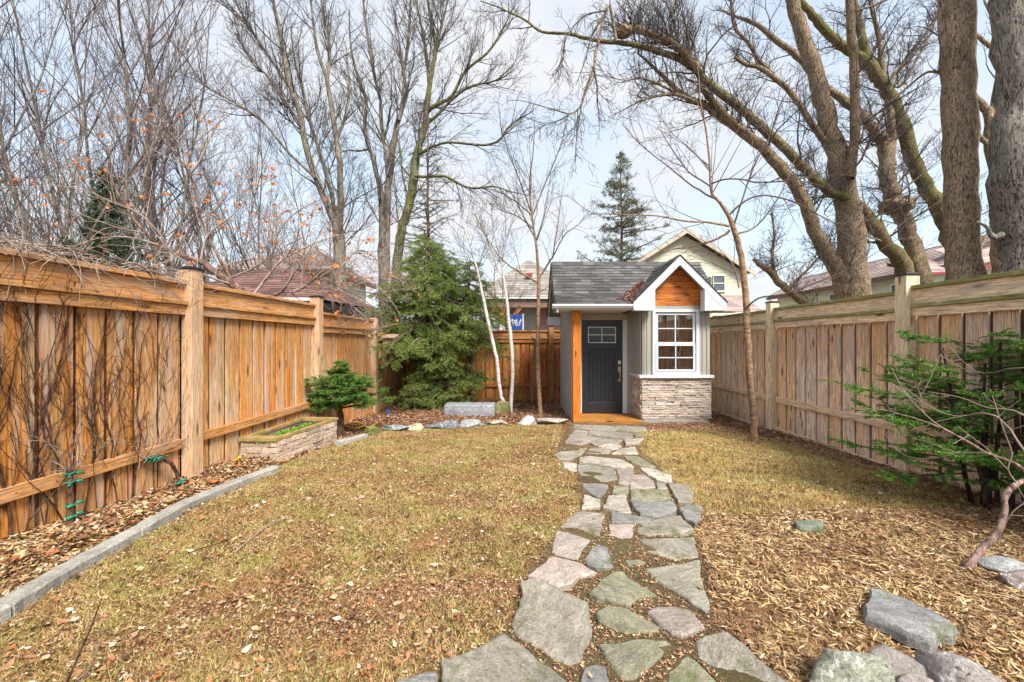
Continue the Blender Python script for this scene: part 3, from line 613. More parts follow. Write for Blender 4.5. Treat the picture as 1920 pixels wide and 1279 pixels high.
# ---------------------------------------------------------------- kerb, rocks
def kerb_run(pts, w, up, name):
    m = MB(); prev = None
    V3 = [Vector(p) for p in pts]
    for a, b in zip(V3, V3[1:]):
        L = (b - a).length; k = max(1, round(L / .62)); d = (b - a).normalized(); nn = Vector((d.y, -d.x, 0))
        for i in range(k):
            p, q_ = a + d * (L * i / k + .004), a + d * (L * (i + 1) / k - .004)
            j = [R.uniform(-.006, .006) for _ in range(4)]; nsub = 6; rings = []
            for t in range(nsub + 1):
                c = p.lerp(q_, t / nsub); jj_ = R.uniform(-.005, .005); g0 = gz(c.y)
                rings.append([c + nn * (w / 2 + jj_) + Vector((0, 0, g0 - .08 - c.z)), c + nn * (w / 2 + jj_) + Vector((0, 0, g0 + up - .012 - c.z)), c + nn * (w / 2 - .014) + Vector((0, 0, g0 + up + R.uniform(-.003, .003) - c.z)),
                              c - nn * (w / 2 - .01) + Vector((0, 0, g0 + up + R.uniform(-.003, .003) - c.z)), c - nn * (w / 2) + Vector((0, 0, g0 - .08 - c.z))])
            n0 = len(m.v); m.v += [tuple(v) for r_ in rings for v in r_]
            for t in range(nsub):
                for e in range(4): m.f.append((n0 + t * 5 + e, n0 + t * 5 + e + 1, n0 + (t + 1) * 5 + e + 1, n0 + (t + 1) * 5 + e))
            m.f.append(tuple(n0 + e for e in range(4, -1, -1))); m.f.append(tuple(n0 + nsub * 5 + e for e in range(5)))
    o = m.build(name, M_KERB); tag(o, kind='structure'); return o
KU = 0.062
kerb_run([(-2.40, 0.9, 0)] + [G(a, b, KU)[:2] + (0,) for a, b in [(0, 1132), (112, 1066), (250, 992), (345, 940), (430, 905), (516, 873)]], .10, KU, 'kerb')
kerb_run([G(a, b, KU)[:2] + (0,) for a, b in [(632, 827), (686, 813)]], .09, KU, 'kerb')

def rock(px0, px1, py0, py1, label, colr, mat=None, seed=0, depth=.8, sharp=.5, flat=1.0, cat='rock', name='rock', group=None, yaw=0, hscale=1.0):
    g = G((px0 + px1) / 2, py1); Y = g[1]
    W = (px1 - px0) * Y / F; D = W * depth
    Yc = Y + D * .35; W = (px1 - px0) * Yc / F; g = ((((px0 + px1) / 2) - VX) * Yc / F, Y)
    Hh = max(.03, (CZ + (VY - py0) * (Yc + D * .1) / F) - gz(Yc)) * hscale
    import bmesh
    bm = bmesh.new(); bmesh.ops.create_icosphere(bm, subdivisions=4, radius=1)
    rr = random.Random(seed); planes = []
    for _ in range(16):
        v = Vector((rr.gauss(0, 1), rr.gauss(0, 1), rr.gauss(0, .8))).normalized(); planes.append((v, rr.uniform(.48, .82)))
    for v in bm.verts:
        p = v.co.copy()
        for (nn, d) in planes:
            k = p.dot(nn)
            if k > d: p -= nn * (k - d) * min(1, sharp + .45)
        p += p.normalized() * (.10 * mnoise.noise(p * 1.7 + Vector((seed, 0, 0))) + .045 * mnoise.noise(p * 5 + Vector((0, seed, 0))) + .02 * mnoise.noise(p * 12))
        v.co = p
    xs_ = [v.co.x for v in bm.verts]; zs_ = [v.co.z for v in bm.verts]; ys_ = [v.co.y for v in bm.verts]
    for v in bm.verts:
        x = ((v.co.x - min(xs_)) / (max(xs_) - min(xs_)) - .5) * W; y = ((v.co.y - min(ys_)) / (max(ys_) - min(ys_)) - .5) * D; z = (v.co.z - min(zs_)) / (max(zs_) - min(zs_))
        z = (z ** flat) * Hh * 1.35 - Hh * .35
        v.co = (x * math.cos(yaw) - y * math.sin(yaw), x * math.sin(yaw) + y * math.cos(yaw), z)
    me = bpy.data.meshes.new(name); bm.to_mesh(me); bm.free(); me.materials.append(mat or M_ROCK)
    me.polygons.foreach_set('use_smooth', np.ones(len(me.polygons), bool))
    o = bpy.data.objects.new(name, me); col.objects.link(o); o.location = (g[0], Yc, gz(Yc)); o.color = tuple(colr) + (1,)
    tag(o, label, cat, group); return o
ED = 'edging stones along the back mulch bed'
rock(685, 716, 797, 818, 'mossy green edging stone at the end of the short grey kerb', (0.26, 0.26, 0.10), M_ROCKM, 1, 1.0, group=ED)
rock(714, 768, 797, 811, 'long flat grey edging stone next to the mossy green one', (0.24, 0.26, 0.26), None, 2, .5, .7, .5, group=ED)
rock(764, 796, 792, 809, 'pale yellowish edging stone between two grey ones', (0.45, 0.42, 0.28), None, 3, .8, group=ED)
rock(797, 862, 788, 806, 'dark blue-grey pointed edging stone in front of the granite bench block', (0.14, 0.155, 0.175), None, 4, .5, .8, .8, group=ED)
rock(862, 910, 787, 803, 'light grey wedge-shaped edging stone in front of the right half of the granite bench block', (0.33, 0.35, 0.37), None, 5, .6, .8, group=ED)
rock(912, 953, 787, 799, 'flat pinkish-tan edging stone just left of the birch trunks', (0.45, 0.36, 0.31), None, 6, .7, .6, .6, group=ED)
rock(968, 1007, 779, 797, 'chunky white edging stone right of the birch trunks', (0.48, 0.46, 0.44), None, 7, .7, .8, group=ED)
rock(1006, 1066, 784, 797, 'long flat beige edging stone nearest the shed', (0.46, 0.41, 0.34), None, 8, .5, .6, .5, group=ED)
rock(922, 958, 750, 776, 'yellowish rounded boulder behind the right end of the granite block', (0.32, 0.25, 0.12), M_ROCKM, 9, .9, .3)
RG = 'rocks at the edge of the wood chip bed'
rock(1508, 1658, 1205, 1345, 'large pale greenish-white boulder at the bottom edge of the photo', (0.33, 0.34, 0.27), None, 11, .95, .6, group=RG)
rock(1612, 1738, 1208, 1310, 'rounded purple-grey rock between two boulders at the bottom edge', (0.26, 0.235, 0.215), stonemat('plain_grey_rock', (0.3, 0.3, 0.3), (4, 4, 8), .35, objcol=True), 12, .8, .5, group=RG)
rock(1735, 1880, 1222, 1345, 'speckled white, pink and black rock in the lower right corner', (0.34, 0.30, 0.285), None, 13, .8, .9, group=RG)
rock(1680, 1760, 1258, 1340, 'small pinkish-grey rock cut off by the bottom edge', (0.36, 0.31, 0.30), M_FLAG, 17, .8, .5, group=RG)
rock(1848, 1935, 1040, 1092, 'whitish rounded rock by the right edge beside the leaning stem', (0.42, 0.43, 0.43), None, 14, .8, .4, group=RG)
rock(1898, 1990, 1066, 1130, 'pinkish-brown rock overlapping the white rock at the right edge', (0.36, 0.29, 0.27), None, 15, .9, .5, group=RG)
# grey slab lying on the chips, small greenish slab
def slab(poly, up, th, label, colr, mat, seed):
    w = [Vector(G(a, b, up)) for a, b in poly]; cen = sum(w, Vector()) / len(w); ring = []
    for i in range(len(w)):
        a, b = w[i], w[(i + 1) % len(w)]; k = max(1, int((b - a).length / .02))
        for t in range(k):
            p = a.lerp(b, t / k); j = .012 * mnoise.noise(Vector((p.x * 22, p.y * 22, seed))); ring.append(p + (p - cen).normalized() * j)
    n = len(ring); vv = []; ff = []
    L = [(1.05, -th), (1.03, -th * .35), (1.0, -.008), (.96, .0), (.6, .004)]
    for s_, dz in L:
        for p in ring:
            q_ = cen + (p - cen) * s_; vv.append((q_.x, q_.y, p.z + dz + .006 * mnoise.noise(Vector((q_.x * 18, q_.y * 18, dz * 30 + seed)))))
    vv.append((cen.x, cen.y, cen.z + .004))
    for k in range(len(L) - 1):
        for i in range(n): ff.append((k * n + i, k * n + (i + 1) % n, (k + 1) * n + (i + 1) % n, (k + 1) * n + i))
    for i in range(n): ff.append(((len(L) - 1) * n + i, (len(L) - 1) * n + (i + 1) % n, len(L) * n))
    if sum(ring[i].x * ring[(i + 1) % n].y - ring[(i + 1) % n].x * ring[i].y for i in range(n)) < 0: ff = [f[::-1] for f in ff]
    o = mesh_obj('stone_slab', vv, ff, mat, None, False, (cen.x, cen.y, gz(cen.y))); o.color = colr + (1,); tag(o, label, 'stone slab'); return o
slab([(1631, 1100), (1665, 1108), (1712, 1128), (1760, 1150), (1791, 1170), (1786, 1186), (1762, 1184), (1742, 1200), (1700, 1184), (1660, 1166), (1624, 1152), (1620, 1132), (1634, 1120)], .05, .055, 'long flat grey stone slab lying on the wood chips', (0.27, 0.265, 0.265), M_FLAG, 3)
slab([(1490, 976), (1518, 974), (1545, 979), (1542, 989), (1508, 989), (1494, 985)], .04, .045, 'small greenish flat stone half buried in the pale wood chips', (0.19, 0.215, 0.165), M_FLAG, 5)
# granite bench block
bt = thing('stone_bench', 'rough grey granite block lying as a low bench on the back mulch bed', 'stone bench', (-1.13, 8.6, gz(8.6)))
bm_ = MB(); nb = 24; rg = []
for i in range(nb + 1):
    x = -1.62 + 1.0 * i / nb; e = 0.02 if i in (0, nb) else 0; r_ = []
    for (y, z) in ((8.45, -.05), (8.44, .10), (8.46, .2), (8.50, .225), (8.78, .235), (8.82, .2), (8.83, -.05)):
        r_.append((x + .012 * mnoise.noise(Vector((z * 9, y * 5, i))), y + (.012 + e) * mnoise.noise(Vector((x * 9, z * 12, 1))) + e, gz(8.6) + z * (1 - e * 2) + .012 * mnoise.noise(Vector((x * 7, y * 9, 4)))))
    rg.append(r_)
k7 = 7; vv = [p for r_ in rg for p in r_]; ff = [(i * k7 + j, i * k7 + (j + 1) % k7, (i + 1) * k7 + (j + 1) % k7, (i + 1) * k7 + j) for i in range(nb) for j in range(k7)] + [tuple(range(k7 - 1, -1, -1)), tuple(nb * k7 + j for j in range(k7))]
mesh_obj('stone_block', vv, ff, M_BENCH, bt)

# ---------------------------------------------------------------- fences
def fence(name, label, tf, sections, posts, mats, mossy=False, floor=None):
    """tf(s, t, z) maps along-run, towards-yard and height to the world"""
    WB, WH, WP, WC, WB2 = mats
    s_mid = sections[0][0]; ox, oy, _ = tf(s_mid, 0, 0); T = thing(name, label, 'fence', (ox, oy, gz(oy)))
    def bx(m, s0, s1, t0, t1, z0, z1, jit=0.0):
        a = [tf(s0, t0, z0), tf(s1, t0, z0), tf(s1, t1, z0), tf(s0, t1, z0)]; b = [tf(s0, t0, z1), tf(s1, t0, z1), tf(s1, t1, z1), tf(s0, t1, z1)]
        m.hexa(a, b)
    for (s0, s1, top, low) in sections:      # top = height of the cap top
        m = MB(); s = s0; n = 0
        zb = floor if floor is not None else min(gz(tf(s0, 0, 0)[1]), gz(tf(s1, 0, 0)[1])) - .02
        while s < s1:
            e = min(s + .196 + R.uniform(-.006, .006), s1)
            bx(m, s, e, -.118 + R.uniform(-.003, .003), -.100 + R.uniform(-.003, .003), zb, top - .27)
            s += .23; n += 1
        m.build('board_panel', WB, T, bevel=.002)
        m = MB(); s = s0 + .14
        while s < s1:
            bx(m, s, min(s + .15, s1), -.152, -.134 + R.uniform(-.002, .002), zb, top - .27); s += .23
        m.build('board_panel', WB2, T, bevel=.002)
        m = MB(); bx(m, s0, s1, -.15, -.045, top - .038, top); m.build('cap_board', WC if mossy else WH, T, bevel=.003)
        m = MB(); bx(m, s0, s1, -.115, -.078, top - .19, top - .04); m.build('header_board', WH, T, bevel=.003)
        m = MB(); bx(m, s0, s1, -.115, -.035, top - .228, top - .192); m.build('ledge_board', WC if mossy else WH, T, bevel=.003)
        m = MB(); bx(m, s0, s1, -.098, -.058, top - .32, top - .230); m.build('upper_rail', WH, T, bevel=.003)
        m = MB(); bx(m, s0 + .01, s1 - .05, -.093, -.055, low, low + .088); m.build('lower_rail', WH, T, bevel=.003)
        m = MB(); q = s0 + .098
        while q < s1:
            for zz in (low + .044, top - .275):
                for dq in (-.045, .045): bx(m, q + dq - .0035, q + dq + .0035, -.0548 if zz < 1 else -.0965, -.0535 if zz < 1 else -.0945, zz - .0035, zz + .0035)
            q += .23
        m.build('nail_heads', M_NAIL, T)['kind'] = 'stuff'
        m = MB(); bx(m, s0, s1, -.094, -.066, zb - .03, zb + .085); m.build('kick_board', WH, T, bevel=.003)
    for (s, top) in posts:
        m = MB(); bx(m, s, s + .14, -.14, 0, gz(tf(s, 0, 0)[1]) - .1, top); p = m.build('post', WP, T, bevel=.004)
        m = MB(); bx(m, s - .012, s + .152, -.152, .012, top, top + .018); bx(m, s + .01, s + .13, -.13, -.01, top + .018, top + .028)
        m.build('post_cap', M_BLACK, p, bevel=.004)
    return T
LX, RX, BY = -3.10, 3.93, 10.95
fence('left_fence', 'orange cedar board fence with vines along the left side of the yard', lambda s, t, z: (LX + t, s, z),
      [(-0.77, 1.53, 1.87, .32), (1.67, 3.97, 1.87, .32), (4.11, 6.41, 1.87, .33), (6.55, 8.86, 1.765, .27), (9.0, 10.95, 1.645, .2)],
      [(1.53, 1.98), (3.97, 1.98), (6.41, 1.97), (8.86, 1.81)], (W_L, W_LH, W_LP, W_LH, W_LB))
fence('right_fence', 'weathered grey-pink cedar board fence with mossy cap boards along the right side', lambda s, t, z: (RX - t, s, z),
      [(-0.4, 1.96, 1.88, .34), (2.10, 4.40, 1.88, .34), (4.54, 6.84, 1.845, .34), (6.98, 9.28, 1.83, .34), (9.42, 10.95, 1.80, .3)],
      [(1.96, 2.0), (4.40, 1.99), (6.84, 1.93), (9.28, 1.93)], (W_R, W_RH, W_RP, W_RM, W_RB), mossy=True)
fence('back_fence', 'low reddish-brown cedar fence across the back of the yard behind the birches', lambda s, t, z: (s, BY - t, z),
      [(-3.1, -1.40, 1.42, .14), (-1.26, .60, 1.60, .14), (.74, 3.9, 1.60, .14)],
      [(-3.24, 1.55), (-1.40, 1.62), (.60, 1.69)], (W_B, W_BH, W_BP, W_BH, W_B))

# ---------------------------------------------------------------- ledgestone veneer
def veneer(m, p0, p1, z0a, z1a, z0b, z1b, nrm, rnd, hmin=.03, hmax=.065, prot=.022):
    p0, p1 = Vector(p0), Vector(p1); L = (p1 - p0).length; d = (p1 - p0).normalized(); nrm = Vector(nrm)
    H = z1a - z0a; z = 0
    while z < H - .005:
        h = rnd.uniform(hmin, hmax); h = min(h, H - z)
        if H - z - h < .015: h = H - z
        s = -rnd.uniform(0, .2)
        while s < L:
            w = rnd.uniform(.07, .32); a, b = max(s, 0), min(s + w, L)
            if b - a > .012:
                o1, o2 = rnd.uniform(.004, prot), rnd.uniform(.004, prot); g = .0022; sl = rnd.uniform(-.35, .35) * h * .4
                def pt(ss, zz, o): 
                    base = z0a + (z0b - z0a) * ss / L; top = z1a + (z1b - z1a) * ss / L
                    q_ = p0 + d * ss + nrm * o; return (q_.x, q_.y, base + (top - base) * zz / H)
                zz0, zz1 = z + g, z + h - g; k = max(2, int((b - a) / .04)); bot = []; topp = []
                for i in range(k + 1):
                    ss = a + g + (b - a - 2 * g) * i / k; o = o1 + (o2 - o1) * i / k + rnd.uniform(-.004, .004); e = rnd.uniform(-.003, .003)
                    bot.append((ss, zz0 + e * .6, o)); topp.append((ss, zz1 + e, o + rnd.uniform(-.005, .003)))
                n0 = len(m.v)
                for (ss, zz, o), (s2, z2, o_) in zip(bot, topp):
                    m.v += [pt(ss, zz, 0), pt(ss, zz, max(.002, o - .004)), pt(ss, zz + .004, o), pt(s2, z2 - .004, o_), pt(s2, z2, max(.002, o_ - .005)), pt(s2, z2, 0)]
                for i in range(k):
                    for e in range(5): m.f.append((n0 + i * 6 + e, n0 + (i + 1) * 6 + e, n0 + (i + 1) * 6 + e + 1, n0 + i * 6 + e + 1))
                m.f.append(tuple(n0 + e for e in range(6))); m.f.append(tuple(n0 + k * 6 + e for e in range(5, -1, -1)))
            s += w
        z += h

# ---------------------------------------------------------------- planter box
pt_ = thing('planter_box', 'raised planter faced with pale ledgestone under a wooden rim against the left fence', 'planter', (-2.95, 5.4, gz(5.4)))
NRc, FRc, FLc, NLc = Vector((-2.76, 4.75, 0)), Vector((-2.655, 6.0, 0)), Vector((-3.15, 6.06, 0)), Vector((-3.17, 4.76, 0))
ZT = .235
m = MB()
def up3(v, z): return (v.x, v.y, z)
m.prism([up3(v, gz(5) - .1) for v in (NRc, FRc, FLc, NLc)], [up3(v, gz(5) + .02) for v in (NRc, FRc, FLc, NLc)])
cq = (NRc + FRc + FLc + NLc) / 4
for a, b in ((NRc, FRc), (FRc, FLc), (FLc, NLc), (NLc, NRc)):
    ai, bi = cq + (a - cq) * .93, cq + (b - cq) * .93
    m.hexa([up3(a, gz(5)), up3(b, gz(5.9) - .02), up3(bi, gz(5.9) - .02), up3(ai, gz(5))], [up3(a, ZT - .04), up3(b, ZT - .04), up3(bi, ZT - .04), up3(ai, ZT - .04)])
m.build('planter_wall', M_CONC, pt_)
m = MB(); rv = random.Random(5)
nrm = Vector((FRc.y - NRc.y, NRc.x - FRc.x, 0)).normalized()
veneer(m, NRc, FRc, gz(4.77) - .02, ZT - .042, gz(6) - .02, ZT - .042, nrm, rv, .035, .07)
nrm2 = Vector((NRc.y - NLc.y, NLc.x - NRc.x, 0)).normalized()
veneer(m, NLc, NRc, gz(4.86) - .0, ZT - .042, gz(4.77) - .0, ZT - .042, nrm2, rv, .035, .07)
m.build('stone_facing', M_LEDGE2, pt_)
m = MB()
for a, b in ((NRc, FRc), (FRc, FLc), (FLc, NLc), (NLc, NRc)):
    ao, bo = cq + (a - cq) * 1.0 + (a - cq).normalized() * .035, cq + (b - cq) + (b - cq).normalized() * .035
    ai, bi = a + (cq - a).normalized() * .10, b + (cq - b).normalized() * .10
    e = (bo - ao).normalized() * .0015
    m.hexa([up3(ao + e, ZT - .04), up3(bo - e, ZT - .04), up3(bi - e, ZT - .04), up3(ai + e, ZT - .04)], [up3(ao + e, ZT), up3(bo - e, ZT), up3(bi - e, ZT), up3(ai + e, ZT)])
m.build('wooden_rim', W_RIM, pt_, bevel=.003)
m = MB(); si_ = [cq + (v - cq) * .925 for v in (NRc, FRc, FLc, NLc)]; m.add([up3(v, ZT - .045) for v in si_], [(0, 1, 2, 3)]); m.build('soil', M_PSOIL, pt_)
sp = MB()
for _ in range(1500):
    c = Vector((-2.90 + R.gauss(0, .05), 5.25 + R.gauss(0, .25), ZT - .045)); a = R.uniform(0, 6.28); l = R.uniform(.012, .035); dr = Vector((math.cos(a), math.sin(a), R.uniform(.4, 1.6))).normalized() * l; sd_ = Vector((-math.sin(a), math.cos(a), 0)) * l * .3
    sp.add([c, c + dr * .6 + sd_, c + dr, c + dr * .6 - sd_], [(0, 1, 2, 3)])
spo = sp.build('seedling', M_SPROUT, None, origin=(-2.93, 5.25, ZT - .075)); tag(spo, 'patch of bright green sprouts growing in the planter soil', 'plant')
spo['kind'] = 'thing'

# ---------------------------------------------------------------- shed
S = thing('garden_shed', 'small taupe garden shed with charcoal door, orange post and pointed window gable', 'shed', (2.1, 9.0, gz(9)))
WX0, WX1, BX0, DY, BYF, YB = .853, 3.31, 2.085, 8.35, 7.65, 10.2
GR = gz(8.5)
C7 = lambda x, y, Y: P(1020 + x / 3.553, 470 + y / 3.553, Y)
ROOF = [(7.45, 1.965), (8.10, 2.205), (8.95, 2.956), (10.55, 1.93)]
def roofz(y):
    for (a, za), (b, zb) in zip(ROOF, ROOF[1:]):
        if a <= y <= b: return za + (zb - za) * (y - a) / (b - a)
    return 1.9
sid = MB()
def wall_y(x0, x1, y, z0, z1, step=.082, th=.05, side=-1):       # wall facing -Y with battens
    sid.box(x0, x1, y, y + th, z0, z1); x = x0 + .01
    while x < x1 - .01: sid.box(x, min(x + .024, x1), y - .015, y + .002, z0, z1); x += step
left_prof = [(7.8, GR - .1), (YB, GR - .1), (YB, roofz(YB) - .09), (8.95, 2.86), (8.1, 2.11), (7.8, 2.0)]
sid.prism([(WX0 + .05, y, z) for y, z in left_prof], [(WX0, y, z) for y, z in left_prof])
y = 7.82
while y < YB: sid.box(WX0 - .015, WX0 + .002, y, y + .024, GR - .1, roofz(y) - .1); y += .082
sid.prism([(WX1, y, z) for y, z in [(7.66, GR - .1)] + left_prof[1:5] + [(7.66, 1.95)]], [(WX1 - .05, y, z) for y, z in [(7.66, GR - .1)] + left_prof[1:5] + [(7.66, 1.95)]])
wall_y(WX0 + .05, 1.07, DY, GR - .05, 1.93); wall_y(1.96, BX0 + .02, DY, GR - .05, 1.93); sid.box(1.07, 1.96, DY + .02, DY + .06, 1.74, 1.93)
sid.box(WX0, WX1, YB - .05, YB, GR - .1, 1.95)
# bay: left side wall and front
sid.box(BX0, BX0 + .05, BYF, DY, .66, 1.95); y = BYF + .02
while y < DY: sid.box(BX0 - .015, BX0 + .002, y, y + .024, .70, 1.93); y += .082
WIN = (2.272, 3.108, .70, 1.885)
wall_y(BX0, WIN[0] + .03, BYF, .66, 1.95); wall_y(WIN[1] - .03, WX1, BYF, .66, 1.95); sid.box(WIN[0] + .03, WIN[1] - .03, BYF, BYF + .05, 1.87, 1.95)
sid.build('siding', M_TAUPE, S, bevel=.002)
fm = MB(); fm.box(BX0 - .01, WX1 + .01, BYF + .01, DY, GR - .1, .66); fm.build('bay_base', M_CONC, S)
vn = MB(); rv = random.Random(9); zb = -.075
veneer(vn, (BX0, BYF, 0), (WX1 + .02, BYF, 0), zb, .655, zb, .655, (0, -1, 0), rv, .022, .05, .03)
veneer(vn, (BX0, DY, 0), (BX0, BYF, 0), zb, .655, zb, .655, (-1, 0, 0), rv, .022, .05, .03)
vn.build('stone_base', M_LEDGE, S)
m = MB(); m.box(BX0 + .03, WX1 - .03, BYF - .005, BYF + .1, GR - .12, -.075); m.build('foundation', M_CONC, S)
m = MB(); m.box(BX0 - .055, WX1 + .055, BYF - .065, BYF + .02, .655, .705); m.box(BX0 - .055, BX0 + .01, BYF + .021, DY - .001, .655, .705); m.build('stone_sill', M_SILL, S, bevel=.004)
# window
wf = MB(); x0, x1, z0, z1 = WIN; y0, y1 = BYF - .035, BYF + .03; t = .055
wf.box(x0, x1, y0, y1, z1 - t, z1); wf.box(x0, x1, y0 - .012, y1, z0, z0 + t); wf.box(x0, x0 + t, y0, y1, z0 + t, z1 - t); wf.box(x1 - t, x1, y0, y1, z0 + t, z1 - t)
wf = wf.build('window', M_WHITE, S, bevel=.004)
gx0, gx1 = x0 + t + .012, x1 - t - .012; zm = 1.245
for (a, b, yy) in ((zm + .012, z1 - t - .012, BYF - .005), (z0 + t + .012, zm + .02, BYF - .022)):
    sm = MB(); s_ = .038
    sm.box(gx0, gx1, yy, yy + .028, b - s_, b); sm.box(gx0, gx1, yy, yy + .028, a, a + s_); sm.box(gx0, gx0 + s_, yy, yy + .028, a + s_, b - s_); sm.box(gx1 - s_, gx1, yy, yy + .028, a + s_, b - s_)
    xm, zc = (gx0 + gx1) / 2, (a + b) / 2
    sm.box(xm - .009, xm + .009, yy + .003, yy + .019, a + s_, b - s_); sm.box(gx0 + s_, xm - .0095, yy + .004, yy + .018, zc - .009, zc + .009); sm.box(xm + .0095, gx1 - s_, yy + .004, yy + .018, zc - .009, zc + .009)
    sm.build('sash', M_WHITE, wf, bevel=.002)
    gm = MB(); gm.box(gx0 + s_ - .004, gx1 - s_ + .004, yy + .0195, yy + .0225, a + s_ - .004, b - s_ + .004); gm.build('pane', M_GLASS, wf)
im = MB(); x = 2.14
while x < 3.24: im.box(x, x + .085, 7.84 + R.uniform(0, .03), 7.90, .5, 1.92); x += .09
im.box(2.36, 2.41, 7.74, 7.80, .67, 1.8); im.box(2.55, 3.0, 7.74, 7.80, .67, .85); im.box(2.75, 2.83, 7.76, 7.82, .86, 1.4)
im.build('inner_boards', W_IN, S)
# door
dm = MB(); dx0, dx1, dz0, dz1 = 1.105, 1.90, -.092, 1.72; yf = DY - .012
ox0, ox1, oz0, oz1 = 1.235, 1.755, 1.29, 1.58
st_ = .125
dm.box(dx0, dx1, DY + .012, DY + .04, dz0, dz1)
dm.box(dx0, ox0, yf, DY + .012, dz0, dz1); dm.box(ox1, dx1, yf, DY + .012, dz0, dz1)
dm.box(ox0, ox1, yf, DY + .012, oz1, dz1); dm.box(ox0, ox1, yf, DY + .012, 1.17, oz0); dm.box(ox0, ox1, yf, DY + .012, dz0, .12); 
k = 9; pw = (ox1 - ox0 - .05) / k
for i in range(k): dm.box(ox0 + .025 + i * pw + .004, ox0 + .025 + (i + 1) * pw - .004, DY - .003, DY + .012, .15, 1.14)
dm.box(ox0, ox0 + .02, DY - .006, DY + .012, .12, 1.17); dm.box(ox1 - .02, ox1, DY - .006, DY + .012, .12, 1.17)
dm.box(ox0 + .02, ox1 - .02, DY - .006, DY + .012, 1.15, 1.17); dm.box(ox0 + .02, ox1 - .02, DY - .006, DY + .012, .12, .14)
dr = dm.build('door', M_DOOR, S, bevel=.003)
gm = MB(); w_ = .014
gm.box(ox0 - .012, ox1 + .012, yf - .010, yf + .004, oz1 - .003, oz1 + w_); gm.box(ox0 - .012, ox1 + .012, yf - .010, yf + .004, oz0 - w_, oz0 + .003)
gm.box(ox0 - .012, ox0 + .005, yf - .010, yf + .004, oz0 + .0035, oz1 - .0035); gm.box(ox1 - .005, ox1 + .012, yf - .010, yf + .004, oz0 + .0035, oz1 - .0035)
xm, zc = (ox0 + ox1) / 2, (oz0 + oz1) / 2
gm.box(xm - .008, xm + .008, yf - .008, yf + .004, oz0 + .0035, oz1 - .0035); gm.box(ox0 + .0055, xm - .0085, yf - .007, yf + .003, zc - .008, zc + .008); gm.box(xm + .0085, ox1 - .0055, yf - .007, yf + .003, zc - .008, zc + .008)
gm.build('window_grid', M_WHITE, dr)
gm = MB(); gm.box(ox0, ox1, yf + .008, yf + .011, oz0, oz1); gm.build('pane', M_DGLASS, dr)
hx, _, hz = C7(501, 745, DY)
gm = MB(); gm.box(hx - .028, hx + .028, yf - .012, yf + .001, hz - .035, hz + .035); gm.tube([(hx, yf - .010, hz), (hx, yf - .035, hz)], [.019, .017], 14); gm.build('deadbolt', M_STEEL, dr, bevel=.003)
hz2 = C7(501, 790, DY)[2]
gm = MB(); gm.box(hx - .026, hx + .026, yf - .012, yf + .001, hz2 - .05, hz2 + .05); gm.tube([(hx, yf - .008, hz2 - .01), (hx, yf - .05, hz2 - .03), (hx + .002, yf - .055, hz2 - .10), (hx + .002, yf - .05, hz2 - .17), (hx, yf - .004, hz2 - .20)], [.012, .011, .011, .011, .013], 10)
gm.box(hx - .02, hx + .02, yf - .012, yf + .001, hz2 - .235, hz2 - .18); gm.tube([(hx, yf - .02, hz2 + .02), (hx - .02, yf - .045, hz2 + .025)], [.01, .013], 10); gm.build('door_handle', M_STEEL, dr, bevel=.002)
cm = MB(); cm.box(dx0 - .03, dx0 - .001, DY - .02, DY + .02, -.095, 1.72); cm.box(dx1 + .001, dx1 + .09, DY - .02, DY + .02, -.095, 1.722); cm.build('door_casing', M_WHITE, S, bevel=.003)
cm = MB(); cm.box(WX0 + .052, dx1 + .10, DY - .028, DY + .018, 1.724, 1.836); cm.box(WX0 + .052, dx1 + .12, DY - .04, DY + .018, 1.838, 1.86); cm.build('door_header', M_FRIEZE, S, bevel=.004)
cm = MB(); cm.box(.858, 1.0, 7.69, 7.83, -.10, 1.855); cm.build('corner_post', W_POST, S, bevel=.006)
cm = MB()
for i in range(6): cm.box(.855, 2.06, 7.665 + i * .115, 7.665 + i * .115 + .109, -.128, -.10)
cm.box(.85, 2.075, 7.60, 7.66, -.128, -.098); cm.box(.86, 2.07, 7.605, 7.64, gz(7.6) - .06, -.129); cm.build('porch_step', W_DECK, S, bevel=.004)
# roof
rm = MB()
for (a, za), (b, zb_) in zip(ROOF, ROOF[1:]):
    if a < 7.5:
        zc_ = roofz(7.72)
        rm.hexa([(.55, a, za - .07), (1.93, a, za - .07), (1.93, b, zb_ - .07), (.55, b, zb_ - .07)], [(.55, a, za - .012), (1.93, a, za - .012), (1.93, b, zb_ - .012), (.55, b, zb_ - .012)])
        rm.hexa([(1.932, 7.72, zc_ - .07), (3.62, 7.72, zc_ - .07), (3.62, b, zb_ - .07), (1.932, b, zb_ - .07)], [(1.932, 7.72, zc_ - .012), (3.62, 7.72, zc_ - .012), (3.62, b, zb_ - .012), (1.932, b, zb_ - .012)]); continue
    rm.hexa([(.55, a, za - .07), (3.62, a, za - .07), (3.62, b, zb_ - .07), (.55, b, zb_ - .07)], [(.55, a, za - .012), (3.62, a, za - .012), (3.62, b, zb_ - .012), (.55, b, zb_ - .012)])
rf = rm.build('roof', M_FRIEZE, S)
